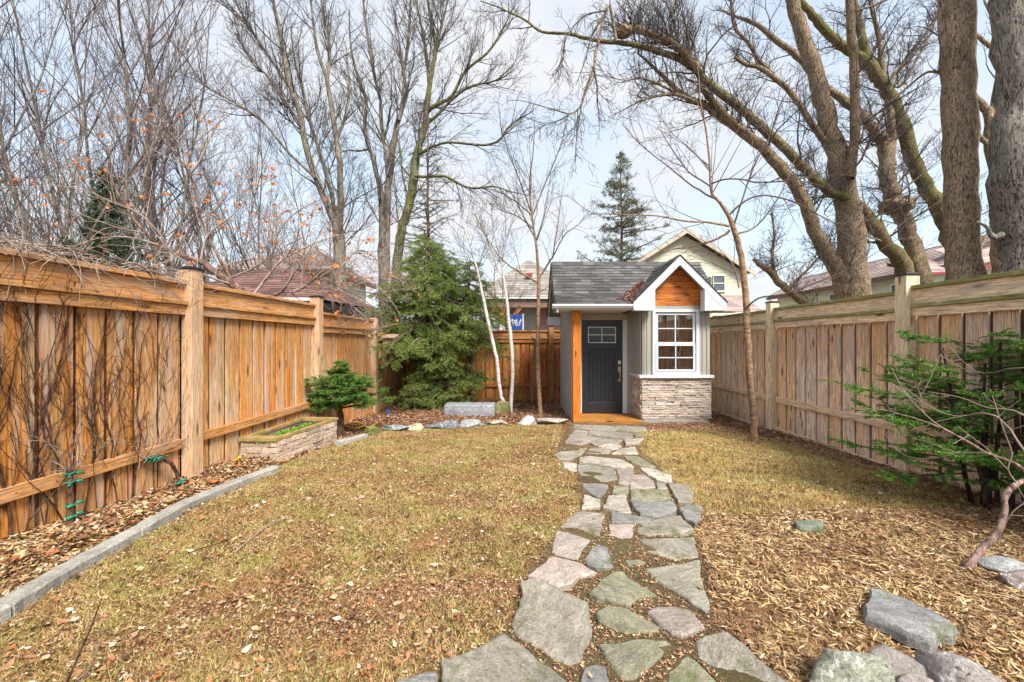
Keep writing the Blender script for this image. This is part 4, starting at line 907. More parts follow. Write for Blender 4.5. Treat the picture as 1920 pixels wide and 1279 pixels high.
def shingles(m, o, u, v, ulen, vlen, rnd, exp=.12, clip=None):
    """o origin at the eave, u along the eave, v up the slope"""
    o, u, v = Vector(o), Vector(u).normalized(), Vector(v).normalized(); nn = u.cross(v).normalized()
    if nn.z < 0: nn = -nn
    j = 0
    while j * exp < vlen:
        lim = (0, ulen) if clip is None else clip(j * exp)
        s = lim[0] - rnd.uniform(0, .2)
        while s < lim[1]:
            w = rnd.choice([.11, .15, .2, .26]); a, b = max(s, lim[0]), min(s + w, lim[1])
            if b - a > .01:
                th = .010 + rnd.choice([0, .005]); e = min((j + 1) * exp + .02, vlen + .02)
                A, B = o + u * (a + .001) + v * (j * exp), o + u * (b - .001) + v * (j * exp); C, D = o + u * (b - .001) + v * e, o + u * (a + .001) + v * e
                m.hexa([A - nn * .004, B - nn * .004, C - nn * .012, D - nn * .012], [A + nn * th, B + nn * th, C + nn * .0005, D + nn * .0005])
            s += w
        j += 1
    return m
sh = MB(); rs = random.Random(3)
shingles(sh, (.54, 7.43, 1.962), (1, 0, 0), (0, .65, .24), 1.42, math.hypot(.67, .245), rs, .085)
shingles(sh, (1.98, 7.72, roofz(7.72)), (1, 0, 0), (0, .65, .24), 1.66, .40, rs, .085)
shingles(sh, (.54, 8.09, 2.205), (1, 0, 0), (0, .85, .751), 3.1, math.hypot(.86, .755), rs, .10)
shingles(sh, (3.64, 10.57, 1.925), (-1, 0, 0), (0, -1.6, 1.026), 3.1, math.hypot(1.6, 1.026), rs, .13)
for i in range(14):
    a = .54 + i * .222; sh.hexa([(a, 8.86, 2.895), (a + .23, 8.86, 2.895), (a + .23, 8.95, 2.972), (a, 8.95, 2.972)], [(a, 8.86, 2.903), (a + .225, 8.86, 2.903), (a + .225, 8.95, 2.983), (a, 8.95, 2.983)])
# gable over the bay
AX, AZ, EZ, GY = 2.68, 2.80, 1.995, 7.385
def main_y(z):                               # where the main roof reaches height z
    for (a, za), (b, zb_) in zip(ROOF[:3], ROOF[1:3]):
        if za <= z <= zb_: return a + (b - a) * (z - za) / (zb_ - za)
    return 7.5
HW = AZ - EZ
for sg in (-1, 1):
    ex = AX + sg * HW
    o = (ex, GY, EZ); u = (0, 1, 0); v = (-sg * HW, 0, HW)
    shingles(sh, o, u, v, 1, math.hypot(HW, HW), rs, .085, clip=lambda s_: (0, main_y(min(EZ + s_ * .7071 + .07, 2.94)) + .08 - GY))
for i in range(7):
    y = GY + i * .2; 
    for sg in (-1, 1): sh.hexa([(AX, y, AZ + .008), (AX + sg * .1, y, AZ - .085), (AX + sg * .1, y + .21, AZ - .085), (AX, y + .21, AZ + .008)], [(AX, y, AZ + .022), (AX + sg * .1, y, AZ - .071), (AX + sg * .1, y + .21, AZ - .074), (AX, y + .21, AZ + .019)])
sh.build('shingles', M_SHING, rf)
gr = MB()
for sg in (-1, 1):
    ex = AX + sg * HW
    gr.hexa([(AX, GY + .03, AZ - .075), (AX, 8.6, AZ - .075), (ex, 7.62, EZ - .075), (ex, GY + .03, EZ - .075)][::sg], [(AX, GY + .03, AZ - .014), (AX, 8.6, AZ - .014), (ex, 7.62, EZ - .014), (ex, GY + .03, EZ - .014)][::sg])
gr.build('gable_roof', M_WHITE, S)
dk = MB()                                     # dark drip edge
for sg in (-1, 1):
    ex = AX + sg * (HW + .015)
    dk.hexa([(AX, GY - .012, AZ - .004), (AX, GY + .03, AZ - .004), (ex, GY + .03, EZ - .02), (ex, GY - .012, EZ - .02)][::sg], [(AX, GY - .012, AZ + .012), (AX, GY + .03, AZ + .012), (ex, GY + .03, EZ - .003), (ex, GY - .012, EZ - .003)][::sg])
dk.build('drip_edge', M_BLACK, S); dk = MB()
for (a, za), (b, zb_) in zip(ROOF[:3], ROOF[1:]):
    dk.hexa([(.525, a, za - .03), (.552, a, za - .03), (.552, b, zb_ - .03), (.525, b, zb_ - .03)], [(.525, a, za - .008), (.552, a, za - .008), (.552, b, zb_ - .008), (.525, b, zb_ - .008)])

dk.build('drip_edge', M_BLACK, S)
fa = MB(); wv = .165
def xz(poly, ya, yb): fa.prism([(x, ya, z) for x, z in poly], [(x, yb, z) for x, z in poly])
for sg in (-1, 1):
    ex = AX + sg * HW; wx = AX + sg * .43; zi = AZ - wv - .43
    pol = [(AX, AZ - .006), (AX, AZ - wv), (wx, zi), (wx, zi + .02), (ex - sg * .0, EZ - .04), (ex, EZ - .006)]
    pol = [(AX, AZ - .006), (AX, AZ - wv), (AX + sg * (HW - .03), AZ - wv - HW + .03), (ex, EZ - .14), (ex, EZ - .006)]
    xz(pol[::sg], GY, GY + .028)
    ret = [(wx, zi + .01), (wx, 1.84), (ex - sg * .005, 1.845), (ex - sg * .005, EZ - .13), (AX + sg * (HW - .03), AZ - wv - HW + .028)]
    xz(ret[::sg], GY + .006, GY + .2)
fa.build('rake_board', M_WHITE, S, bevel=.002)
bb = MB()
for (a, za), (b, zb_) in zip(ROOF, ROOF[1:]):
    bb.hexa([(.553, a, za - .15), (.575, a, za - .15), (.575, b, zb_ - .15), (.553, b, zb_ - .15)], [(.553, a, za - .032), (.575, a, za - .032), (.575, b, zb_ - .032), (.553, b, zb_ - .032)])
bb.box(.556, .86, 10.25, 10.56, 1.70, 1.90); bb.box(.556, 1.86, 7.49, 8.36, 1.862, 1.872)
bb.build('bargeboard', M_SILL, S, bevel=.002)
gt = MB()
gprof = [(7.49, 1.955), (7.40, 1.955), (7.385, 1.93), (7.42, 1.885), (7.49, 1.868)]
gt.prism([(.47, y, z) for y, z in gprof], [(1.90, y, z) for y, z in gprof]); gt.build('gutter', M_WHITE, S, bevel=.003)
gp_ = MB(); z = 1.945; yg = 7.615
gp_rows = 0
while z < AZ - wv - .02:
    h = .108; zt = min(z + h - .006, AZ - wv + .02)
    w0, w1 = min(.43, AZ - wv - z + .05), min(.43, AZ - wv - zt + .05)
    j = R.uniform(-.25, .25)
    for (a0, a1, b0, b1) in ((-w0, j, -w1, min(j, w1)), (j + .002, w0, min(j + .002, w1), w1)):
        if a1 <= a0: continue
        b0, b1 = max(b0, -w1), max(b1, b0 + .001)
        gp_.prism([(AX + a0, yg, z), (AX + a1, yg, z), (AX + b1, yg, zt), (AX + b0, yg, zt)], [(AX + a0, yg + .02, z), (AX + a1, yg + .02, z), (AX + b1, yg + .02, zt), (AX + b0, yg + .02, zt)])
    z += h
gp_.build('gable_planks', W_GAB, S, bevel=.002)
fz = MB(); fz.box(2.25, 3.14, BYF - .03, BYF - .002, 1.888, 1.945); fz.box(2.2, 3.2, BYF - .004, BYF + .02, 1.945, 2.3); fz.box(BX0, WX1, BYF + .001, BYF + .04, 1.95, 2.02); fz.build('gable_frieze', M_TAUPE, S)
# leaves caught in the roof valley
VL = []
for _ in range(900):
    t = R.random() ** .8; z = 2.02 + t * .42; yv = main_y(z); xv = AX - (AZ - z)
    x = xv - abs(R.gauss(0, .10)) * (1.2 - t); yy = yv + R.gauss(0, .02); VL.append((x, yy - .02, max(roofz(yy), z - .02) + .02 + R.uniform(0, .02)))
vm = MB()
for (x, y, z) in VL:
    a = R.uniform(0, 6.28); l = R.uniform(.015, .035); u = Vector((math.cos(a), math.sin(a) * .8, R.uniform(-.2, .8))) * l; v = Vector((-math.sin(a), math.cos(a), .3)) * l * .5; c = Vector((x, y, z))
    vm.add([c - u, c - v, c + u, c + v], [(0, 1, 2, 3)])
vo_ = vm.build('fallen_leaves', leafy('valley_leaves', [(0, (0.20, 0.09, 0.06)), (.5, (0.38, 0.19, 0.13)), (1, (0.5, 0.33, 0.26))], trans=.1)); tag(vo_, kind='stuff')

# ---------------------------------------------------------------- birdhouse, cord
bh = thing('birdhouse', 'small weathered wooden birdhouse on a thin black pole in the back corner', 'birdhouse', (-2.8, 8.7, gz(8.7)))
m = MB(); m.tube([(-2.80, 8.7, gz(8.7) - .1), (-2.80, 8.7, 1.075)], [.016, .016], 10); m.build('pole', M_BLACK, bh)
m = MB(); m.tube([(-2.80, 8.7, gz(8.7) - .02), (-2.80, 8.7, gz(8.7) + .12)], [.024, .024], 10); m.build('ground_socket', M_BLUEMETAL, bh)
m = MB()
a, b = -2.865, -2.655
m.box(a, b, 8.60, 8.62, 1.10, 1.37); m.box(a, b, 8.80, 8.82, 1.10, 1.42); m.box(a, a + .018, 8.62, 8.80, 1.10, 1.37); m.box(b - .018, b, 8.62, 8.80, 1.10, 1.37); m.box(a - .01, b + .01, 8.58, 8.83, 1.078, 1.099)
body = m.build('box', W_BIRD, bh, bevel=.003)
m = MB(); m.tube([(-2.69, 8.601, 1.33), (-2.69, 8.596, 1.33)], [.015, .015], 14); m.build('entrance_hole', M_BLACK, body)
m = MB(); m.hexa([(a - .04, 8.54, 1.372), (b + .04, 8.54, 1.372), (b + .04, 8.86, 1.44), (a - .04, 8.86, 1.44)], [(a - .04, 8.54, 1.39), (b + .04, 8.54, 1.39), (b + .04, 8.86, 1.458), (a - .04, 8.86, 1.458)]); m.build('lid', W_BIRD, bh, bevel=.003)
pts = []
for i in range(26):
    w = i / 25 * 2 * math.pi * 1.08; g = G(664 + 20 * math.cos(w), 797 + 5 * math.sin(w), .04); pts.append((g[0], g[1], g[2] + .01 * math.sin(3 * w)))
pts += [G(690, 801, .06), G(700, 797, .05), G(714, 791, .03)]
m = MB(); m.tube(pts, [.009] * len(pts), 8); o = m.build('cord', M_YELLOW, None, True, origin=pts[0]); tag(o, 'yellow cord looped on the ground at the foot of the left bush', 'cord')
m = MB(); m.tube([G(432, 872, .06), G(441, 864, .10), G(450, 856, .16)], [.010, .012, .012], 10); o = m.build('tool_handle', M_YELLOW, None, True, origin=G(441, 864)); tag(o, 'short yellow stake leaning against the near end of the planter', 'stake')

# ---------------------------------------------------------------- trees
def rdir(d, ang, rnd):
    """direction turned away from d by ang"""
    a = d.cross(Vector((rnd.gauss(0, 1), rnd.gauss(0, 1), rnd.gauss(0, 1))))
    if a.length < 1e-3: a = Vector((1, 0, 0))
    a.normalize()
    return (d * math.cos(ang) + a * math.sin(ang)).normalized()
class Tree:
    def __init__(s, name, label, loc, cat='tree', group=None, seed=0, thick=.028, leaves=None):
        s.T = thing(name, label, cat, loc, group); s.big = Tubes(); s.thin = Tubes(); s.r = random.Random(seed); s.thick = thick; s.leaf = leaves; s.lv = []
        s.small = Tubes()
    def emit(s, pts, rs):
        m = max(rs)
        if m > .09 and getattr(s, 'mossy', False): s.moss.add(pts, rs, 12)
        elif m > s.thick: s.big.add(pts, rs, 12 if m > .12 else 8)
        elif m > .009: s.thin.add(pts, rs, 5)
        else: s.small.add(pts, rs, 3)
    def branch(s, p, d, L, r, lev, cfg):
        rnd = s.r; n = cfg['seg'][min(lev, len(cfg['seg']) - 1)]; wob = cfg['wob']; tr = cfg['up'][min(lev, len(cfg['up']) - 1)]
        pts = [tuple(p)]; st = L / n; dd = d.copy(); P_ = p.copy(); dirs = [dd.copy()]
        for i in range(n):
            dd = (dd + Vector((rnd.gauss(0, wob), rnd.gauss(0, wob), rnd.gauss(0, wob) + tr))).normalized()
            P_ = P_ + dd * st; pts.append(tuple(P_)); dirs.append(dd.copy())
        tip = cfg.get('tip', .25); rs = [max(cfg['rmin'], r * (1 - (1 - tip) * i / n)) for i in range(n + 1)]
        s.emit(pts, rs)
        s.kids(pts, dirs, rs, L, lev, cfg)
    def kids(s, pts, dirs, rs, L, lev, cfg):
        rnd = s.r
        if lev >= cfg['lev']:
            if s.leaf and rnd.random() < s.leaf: s.lv.append(pts[-1]); 
            return
        nk = cfg['n'][min(lev, len(cfg['n']) - 1)]; n = len(pts) - 1
        k = int(nk * (L if cfg.get('perm', True) else 1) + rnd.random())
        for _ in range(k):
            t = cfg.get('t0', .15) + (1 - cfg.get('t0', .15)) * rnd.random() ** cfg.get('bias', .8); f = t * n; i = min(int(f), n - 1); a = f - i
            q = Vector(pts[i]).lerp(Vector(pts[i + 1]), a); dr = dirs[i + 1]
            ang = math.radians(rnd.uniform(*cfg['ang'])); nd = rdir(dr, ang, rnd)
            nd = (nd + Vector((0, 0, cfg.get('lift', 0)))).normalized()
            l = L * rnd.uniform(*cfg['len'][min(lev, len(cfg['len']) - 1)]) * (1.15 - .6 * t)
            l = max(min(l, cfg.get('lmax', 9)), cfg.get('lmin', .12))
            rr = min(rs[i] * cfg.get('rr', .55), cfg.get('rk', .02) * l + cfg['rmin'])
            s.branch(q, nd, l, rr, lev + 1, cfg)
    def limb(s, px, ya, yb, cfg, wa=None, wb=None, lev=0, L=None, kink=.05, n=1.0, wscale=None):
        wscale = wscale or getattr(s, 'ws', .87)
        """a traced limb: (pixel x, pixel y, pixel width) at distances from ya to yb"""
        m = len(px); W = []
        for i, q in enumerate(px):
            Y = ya + (yb - ya) * i / max(1, m - 1); W.append((Vector(P(q[0], q[1], Y)), q[2] / 2 * Y / F * wscale))
        pts, rs = [], []
        for i in range(m - 1):
            p0, p1, p2, p3 = (W[max(i - 1, 0)], W[i], W[i + 1], W[min(i + 2, m - 1)])
            k = 4
            for t in range(k):
                u = t / k
                v = 0.5 * ((2 * p1[0]) + (p2[0] - p0[0]) * u + (2 * p0[0] - 5 * p1[0] + 4 * p2[0] - p3[0]) * u * u + (3 * p1[0] - p0[0] - 3 * p2[0] + p3[0]) * u ** 3)
                r = p1[1] + (p2[1] - p1[1]) * u
                v = v + Vector((s.r.gauss(0, 1), s.r.gauss(0, 1), s.r.gauss(0, 1))) * r * kink * 2
                pts.append(tuple(v)); rs.append(r * s.r.uniform(.97, 1.04))
        pts.append(tuple(W[-1][0])); rs.append(W[-1][1])
        dirs = [(Vector(pts[min(i + 1, len(pts) - 1)]) - Vector(pts[max(i - 1, 0)])).normalized() for i in range(len(pts))]
        s.emit(pts, rs)
        tot = sum((Vector(a) - Vector(b)).length for a, b in zip(pts, pts[1:]))
        if cfg: s.kids(pts, dirs, rs, L or tot, lev, dict(cfg, n=[cfg['n'][0] * n] + cfg['n'][1:]))
        return pts, dirs, rs
    def done(s, bark_, twig, leafmat=None, lsize=.05):
        tr = s.big.build('trunk', bark_, s.T)
        if getattr(s, 'moss', None): s.moss.build('mossy_limb', B_WILM, s.T)
        if s.thin.g:
            for (a, b), v in s.small.g.items():
                g = s.thin.g.setdefault((a, b), ([], [])); g[0].extend(v[0]); g[1].extend(v[1])
            s.thin.build('crown', twig, s.T)
        elif s.small.g: s.small.build('crown', twig, s.T)
        if s.lv:
            m = MB()
            for p in s.lv:
                for _ in range(s.r.randint(1, 4)):
                    c = Vector(p) + Vector((s.r.gauss(0, .015), s.r.gauss(0, .015), -.015)); u = rdir(Vector((0, 0, -1)), s.r.uniform(.2, 1.3), s.r) * lsize * s.r.uniform(.6, 1.2); v = u.cross(Vector((s.r.gauss(0, 1), s.r.gauss(0, 1), .3))).normalized() * u.length * .38; w = u.cross(v).normalized() * u.length * .25
                    m.add([c, c + u * .5 + v + w, c + u, c + u * .5 - v + w * .6, c + u * .45], [(0, 1, 4), (1, 2, 4), (2, 3, 4), (3, 0, 4)])
            m.build('foliage', leafmat, s.T)

# --- big willow-like tree with arching limbs beyond the right fence
CW = dict(lev=4, seg=[8, 6, 5, 4, 3], wob=.17, up=[.05, .04, .03, .02, .0], rmin=.0034, n=[7.5, 5.0, 6.2, 7.0], ang=(25, 75), len=[(.10, .34), (.3, .6), (.3, .6), (.35, .7)], lmax=2.0, lmin=.16, rk=.013, lift=.25, t0=.05, bias=1.0)
t = Tree('arching_tree', 'huge mossy tree with several heavy limbs arching leftwards over the shed', (8.5, 11, gz(11)), seed=21); t.ws = .80
b0 = gz(11)
t.limb([(1612, 760, 74), (1606, 600, 68), (1600, 500, 60), (1591, 391, 50), (1579, 332, 48), (1564, 274, 42), (1548, 215, 38), (1532, 156, 34), (1509, 78, 31), (1486, 0, 28), (1465, -90, 22), (1440, -180, 12)], 11, 11, CW, n=.45, L=6)
t.limb([(1592, 335, 22), (1601, 280, 20), (1603, 195, 19), (1601, 117, 18), (1595, 39, 18), (1592, -60, 14), (1600, -180, 8)], 10.7, 10.4, CW, n=.5, L=6)
t.limb([(1600, 600, 44), (1575, 520, 36), (1556, 480, 32), (1532, 442, 29), (1509, 383, 27), (1482, 336, 26), (1439, 287, 25), (1395, 250, 22), (1350, 218, 19), (1323, 198, 16), (1283, 180, 13), (1250, 150, 9), (1217, 118, 6), (1195, 100, 3)], 11.1, 9.6, CW, n=.8, L=6)
t.moss = Tubes(); t.mossy = True
t.limb([(1702, 560, 40), (1694, 497, 34), (1665, 462, 30), (1640, 425, 27), (1612, 388, 24), (1580, 368, 20), (1552, 358, 20), (1513, 321, 20), (1466, 272, 20), (1419, 231, 20), (1383, 200, 19), (1333, 160, 18), (1300, 127, 17), (1267, 107, 15), (1233, 97, 13), (1183, 83, 11), (1133, 78, 9), (1100, 72, 8), (1060, 63, 7), (1017, 60, 6), (983, 37, 4.5), (933, 13, 3), (900, 2, 2)], 11.6, 8.2, CW, n=.75, L=6.5)
t.limb([(1310, 130, 16), (1280, 97, 17), (1260, 83, 17), (1233, 67, 16), (1193, 53, 15), (1162, 50, 13)], 9.6, 9.1, dict(CW, lift=.7), n=3.0, L=4)
t.mossy = False
t.limb([(1403, 250, 14), (1370, 225, 16), (1335, 188, 15), (1310, 160, 12)], 10.2, 9.8, CW, n=.8, L=4)
t.limb([(1155, 78, 8), (1143, 10, 6), (1130, 43, 7), (1117, 100, 7), (1113, 127, 7), (1097, 173, 6), (1088, 200, 4.5), (1070, 213, 4), (1043, 207, 3), (983, 190, 2), (950, 188, 1)], 8.6, 7.6, dict(CW, lift=-.2), n=1.0, L=2.5)
for q in ([(1113, 127, 5), (1119, 160, 4), (1120, 193, 3), (1124, 215, 1.5)], [(1090, 198, 4), (1082, 250, 3), (1078, 303, 1.5)], [(1070, 213, 3.5), (1050, 225, 3), (1017, 237, 2), (990, 260, 1)],
          [(1135, 30, 5), (1112, 60, 3.5), (1098, 110, 3), (1080, 160, 1.5)], [(1138, 20, 4), (1095, 30, 3), (1063, 70, 2.6), (1050, 120, 2), (1045, 160, 1)], [(1060, 63, 4), (1055, 110, 3), (1048, 150, 1.2)]):
    t.limb(q, 7.9, 7.6, dict(CW, lift=-.5, up=[-.05, -.05, -.05, -.05]), n=1.2, L=1.6)
t.limb([(1735, 575, 46), (1720, 497, 38), (1708, 450, 34), (1697, 415, 32), (1682, 388, 34), (1676, 376, 34), (1670, 355, 33), (1664, 332, 32), (1662, 282, 30), (1638, 242, 24), (1615, 215, 20), (1576, 184, 17), (1545, 160, 15), (1515, 128, 14), (1486, 98, 14), (1458, 78, 13), (1419, 47, 10), (1380, 31, 6), (1355, 20, 3)], 11.8, 12, CW, n=.7, L=6)
t.limb([(1666, 300, 22), (1672, 260, 17), (1669, 215, 15), (1660, 160, 13), (1652, 115, 12), (1650, 78, 11), (1640, 40, 9), (1628, -20, 7), (1620, -90, 4)], 11.9, 12, CW, n=.9, L=5)
t.limb([(1662, 200, 8), (1672, 150, 8), (1700, 110, 7), (1730, 70, 5), (1760, 20, 4), (1775, -30, 2)], 12, 12.6, CW, n=1.4, L=4)
t.limb([(1668, 160, 5), (1690, 160, 6), (1720, 110, 5), (1750, 50, 4), (1762, 0, 2)], 12, 12.4, CW, n=1.2, L=3)
t.mossy = True
t.limb([(1800, 540, 44), (1790, 470, 36), (1775, 422, 33), (1755, 383, 31), (1732, 344, 30), (1712, 297, 29), (1689, 227, 29), (1669, 180, 28), (1646, 145, 26), (1622, 113, 24), (1591, 94, 21), (1556, 66, 19), (1529, 35, 17), (1505, 5, 14), (1470, -50, 10), (1430, -100, 5)], 12.2, 11.6, CW, n=.5, L=6)
t.limb([(1642, 150, 18), (1625, 105, 20), (1612, 55, 17), (1600, -10, 13), (1590, -100, 8)], 11.9, 12, CW, n=.5, L=5)
t.mossy = False
t.limb([(1550, 265, 14), (1536, 254, 15), (1509, 211, 14), (1474, 164, 13), (1427, 129, 11), (1400, 122, 9), (1377, 107, 6)], 11, 10.4, CW, n=1.2, L=4)
t.limb([(1450, 140, 10), (1427, 117, 9), (1400, 77, 8), (1377, 50, 7), (1370, 0, 5), (1366, -60, 3)], 10.8, 10.4, CW, n=1.1, L=3.5)
t.limb([(1300, 190, 9), (1270, 178, 8), (1235, 180, 5), (1200, 190, 4), (1165, 208, 2.5), (1140, 220, 1.2)], 9.7, 9.0, CW, n=1.6, L=2.6)
t.limb([(1275, 180, 8), (1240, 160, 5), (1205, 148, 4), (1165, 150, 2.5), (1135, 140, 1)], 9.7, 9.0, CW, n=1.6, L=2.6)
for (bx_, by_, bY, br_) in ((1680, 386, 11.85, .40), (1634, 424, 11.5, .27), (1170, 60, 9.1, .17)):
    import bmesh as _bm
    bb_ = _bm.new(); _bm.ops.create_icosphere(bb_, subdivisions=4, radius=1); c_b = Vector(P(bx_, by_, bY))
    for v in bb_.verts:
        p_ = v.co.copy(); k_ = 1 + .22 * mnoise.noise(p_ * 2.2 + Vector((bx_, 0, 0))) + .10 * mnoise.noise(p_ * 6); v.co = Vector((p_.x * k_, p_.y * k_, p_.z * k_ * .62)) * br_
    me_ = bpy.data.meshes.new('burl'); bb_.to_mesh(me_); bb_.free(); me_.materials.append(B_WIL); me_.polygons.foreach_set('use_smooth', np.ones(len(me_.polygons), bool))
    ob_ = bpy.data.objects.new('burl', me_); col.objects.link(ob_); ob_.parent = t.T; ob_.location = c_b - wloc(t.T)
t.done(B_WIL, B_TWIG)

# --- two straight trunks on the right
CT = dict(CW, n=[1.3, 2.0, 3.0, 4.0])
t = Tree('tall_tree', 'tall straight reddish-grey trunk just beyond the right fence', (8.6, 8.9, gz(9)), seed=31)
t.limb([(1808, 900, 64), (1806, 700, 60), (1804, 520, 57), (1803, 400, 56), (1802, 250, 57), (1800, 120, 58), (1793, 0, 58), (1788, -140, 50), (1780, -300, 30)], 8.9, 9.0, None)
t.limb([(1782, 130, 16), (1770, 90, 15), (1765, 30, 13), (1768, -60, 9)], 9, 9, CT, n=.8, L=4)
t.limb([(1795, -60, 20), (1740, -60, 14), (1690, -20, 9), (1640, 10, 5), (1600, 20, 2)], 9, 9.4, CT, n=1.2, L=3)
t.limb([(1775, 140, 7), (1740, 135, 5), (1700, 165, 4), (1670, 190, 2)], 9.2, 9.4, CT, n=1.2, L=2)
t.limb([(1825, 500, 6), (1850, 440, 5), (1865, 440, 4)], 8.9, 9.2, CT, n=.8, L=1.5)
t.done(bark('reddish_grey_bark', (0.27, 0.20, 0.15), (0.04, 0.028, 0.02), fur=(30, 30, 7), moss=.3), B_TWIG)
t = Tree('tall_tree', 'massive dark furrowed trunk at the right edge of the photo', (9.4, 8.1, gz(8)), seed=32)
t.limb([(1935, 900, 100), (1930, 700, 92), (1925, 520, 86), (1918, 430, 80), (1908, 340, 82), (1906, 250, 78), (1908, 150, 78), (1906, 60, 76), (1904, -80, 70), (1900, -300, 44)], 8.0, 8.1, None)
t.limb([(1880, 440, 14), (1862, 445, 12), (1850, 425, 7), (1830, 415, 3)], 8, 8, CT, n=1.5, L=1.5)
t.done(B_OAK, B_TWIG)
t = Tree('forked_tree', 'slimmer mossy forked tree seen between the two straight trunks', (11.5, 10.6, gz(10)), seed=33)
t.limb([(1885, 760, 34), (1878, 560, 30), (1872, 450, 27), (1869, 332, 24), (1858, 280, 20), (1855, 219, 17), (1835, 190, 14), (1815, 170, 9), (1790, 160, 5)], 10.6, 10.6, CT, n=.6, L=4)
t.limb([(1858, 225, 14), (1866, 180, 12), (1872, 130, 9), (1868, 60, 7), (1845, 0, 4)], 10.6, 10.8, CT, n=1.2, L=4)
t.limb([(1850, 270, 11), (1836, 255, 9), (1815, 240, 6), (1790, 238, 3)], 10.6, 10.6, CT, n=1.2, L=2)
t.limb([(1870, 90, 11), (1850, 82, 9), (1820, 60, 7), (1780, 65, 4)], 10.4, 10.6, CT, n=1.2, L=3)
t.done(B_WIL, B_TWIG)
t = Tree('bare_tree', 'broken crooked little tree leaning left behind the right fence near the yellow house', (8, 13, gz(10)), seed=34)
t.limb([(1560, 640, 18), (1530, 585, 17), (1509, 567, 16), (1482, 549, 15), (1463, 532, 15), (1446, 512, 13), (1424, 496, 10), (1413, 485, 7)], 13, 13, dict(CW, lift=.9, wob=.28), n=2.2, L=3)
t.limb([(1478, 545, 6), (1500, 520, 6), (1520, 500, 5), (1545, 470, 3), (1560, 440, 1.5)], 13, 13, dict(CW, wob=.28), n=1.6, L=3)
t.limb([(1455, 523, 7), (1448, 480, 6), (1452, 440, 5), (1446, 400, 3)], 13, 13.3, dict(CW, wob=.28), n=1.8, L=3)
t.done(B_WIL, B_TWIG)

# --- centre group of tall bare trees
CC = dict(lev=4, seg=[8, 6, 5, 4, 3], wob=.10, up=[.07, .07, .05, .04, .02], rmin=.0038, n=[3.6, 3.2, 4.4, 5.4], ang=(18, 55), len=[(.2, .42), (.3, .6), (.35, .65), (.35, .65)], lmax=3.0, lmin=.22, rk=.010, lift=.12, t0=.12, bias=.9)
t = Tree('bare_tree', 'tall bare tree with two long limbs leaning left above the red-brown roof', (-6.1, 14, gz(10)), seed=41)
t.limb([(641, 700, 30), (640, 600, 27), (638, 500, 25), (635, 450, 24), (633, 400, 20), (638, 383, 14), (638, 333, 12), (633, 273, 11), (623, 213, 10), (613, 150, 8), (593, 87, 6), (583, 0, 4), (575, -70, 2)], 14, 14, CC, n=.9, L=7)
t.limb([(634, 430, 16), (620, 400, 14), (593, 333, 13), (573, 273, 12), (563, 213, 12), (543, 157, 11), (530, 83, 9), (516, 20, 7), (500, -60, 4)], 14, 13.6, CC, n=1.0, L=7)
t.limb([(632, 410, 8), (607, 310, 7), (583, 233, 7), (567, 167, 6), (552, 110, 4), (545, 50, 2)], 14.2, 14.4, CC, n=.9, L=6)
t.limb([(613, 152, 7), (618, 110, 6), (617, 73, 5), (607, 33, 4), (600, -30, 2)], 14, 14.2, CC, n=1.2, L=5)
t.limb([(563, 230, 7), (530, 185, 6), (500, 140, 5), (480, 127, 4), (440, 60, 2)], 13.8, 13.4, CC, n=1.2, L=5)
t.limb([(545, 165, 8), (517, 125, 6), (490, 85, 5), (462, 45, 4), (430, 10, 2)], 13.8, 13.2, CC, n=1.2, L=5)
t.limb([(593, 335, 6), (545, 290, 5), (490, 225, 5), (435, 190, 4), (385, 160, 3.5), (345, 105, 3), (315, 65, 2.5), (306, 0, 1.5)], 13.8, 12.5, CC, n=.9, L=5)
t.limb([(634, 258, 6), (648, 215, 5), (655, 160, 4), (650, 100, 2)], 14, 14.4, CC, n=1.0, L=4)
t.done(B_GRY, B_TWIG)
t = Tree('bare_tree', 'tall pale twin-stemmed bare tree left of the big spruce', (-5, 15, gz(10)), seed=42)
t.limb([(720, 640, 24), (719, 560, 22), (718, 470, 18), (716, 400, 13), (712, 350, 12), (706, 325, 10), (697, 290, 9), (689, 268, 8), (684, 225, 7), (687, 187, 6), (667, 133, 5), (657, 80, 4), (655, 20, 2)], 15, 15, CC, n=.9, L=6)
t.limb([(724, 520, 16), (726, 440, 14), (727, 366, 14), (732, 313, 14), (740, 260, 12), (747, 225, 10), (763, 173, 8), (757, 140, 7), (765, 80, 6), (770, 0, 4), (772, -50, 2)], 15, 15.2, CC, n=1.0, L=6)
t.limb([(727, 330, 8), (722, 280, 7), (714, 220, 7), (713, 190, 6), (700, 133, 6), (687, 50, 5), (680, -10, 3)], 15, 15.3, CC, n=1.1, L=6)
t.limb([(748, 226, 8), (757, 160, 5), (750, 90, 4), (740, 20, 2.5)], 15, 15, CC, n=1.2, L=5)
t.limb([(690, 280, 5), (672, 283, 4), (655, 282, 3), (640, 285, 1.5)], 15, 15, CC, n=1.2, L=2)
t.done(B_GRY, B_TWIG)
t = Tree('bare_tree', 'ivy-green leaning bare tree with long branches reaching right, behind the spruce', (-4, 14.5, gz(10)), seed=43)
t.limb([(738, 640, 24), (742, 540, 21), (750, 446, 19), (761, 406, 18), (772, 366, 18), (774, 340, 18), (780, 300, 17), (788, 268, 14), (798, 233, 13), (800, 200, 12), (810, 133, 9), (817, 83, 8), (806, 30, 6), (800, -40, 3)], 14.5, 14.5, CC, n=.8, L=7)
t.limb([(800, 210, 9), (813, 200, 9), (847, 180, 7), (873, 133, 6), (913, 100, 5), (940, 60, 4), (960, 20, 2)], 14.5, 13.8, CC, n=1.3, L=5)
t.limb([(798, 235, 8), (820, 215, 6), (850, 185, 6), (880, 163, 5), (915, 155, 4), (940, 147, 3), (965, 130, 1.5)], 14.5, 13.5, CC, n=1.3, L=5)
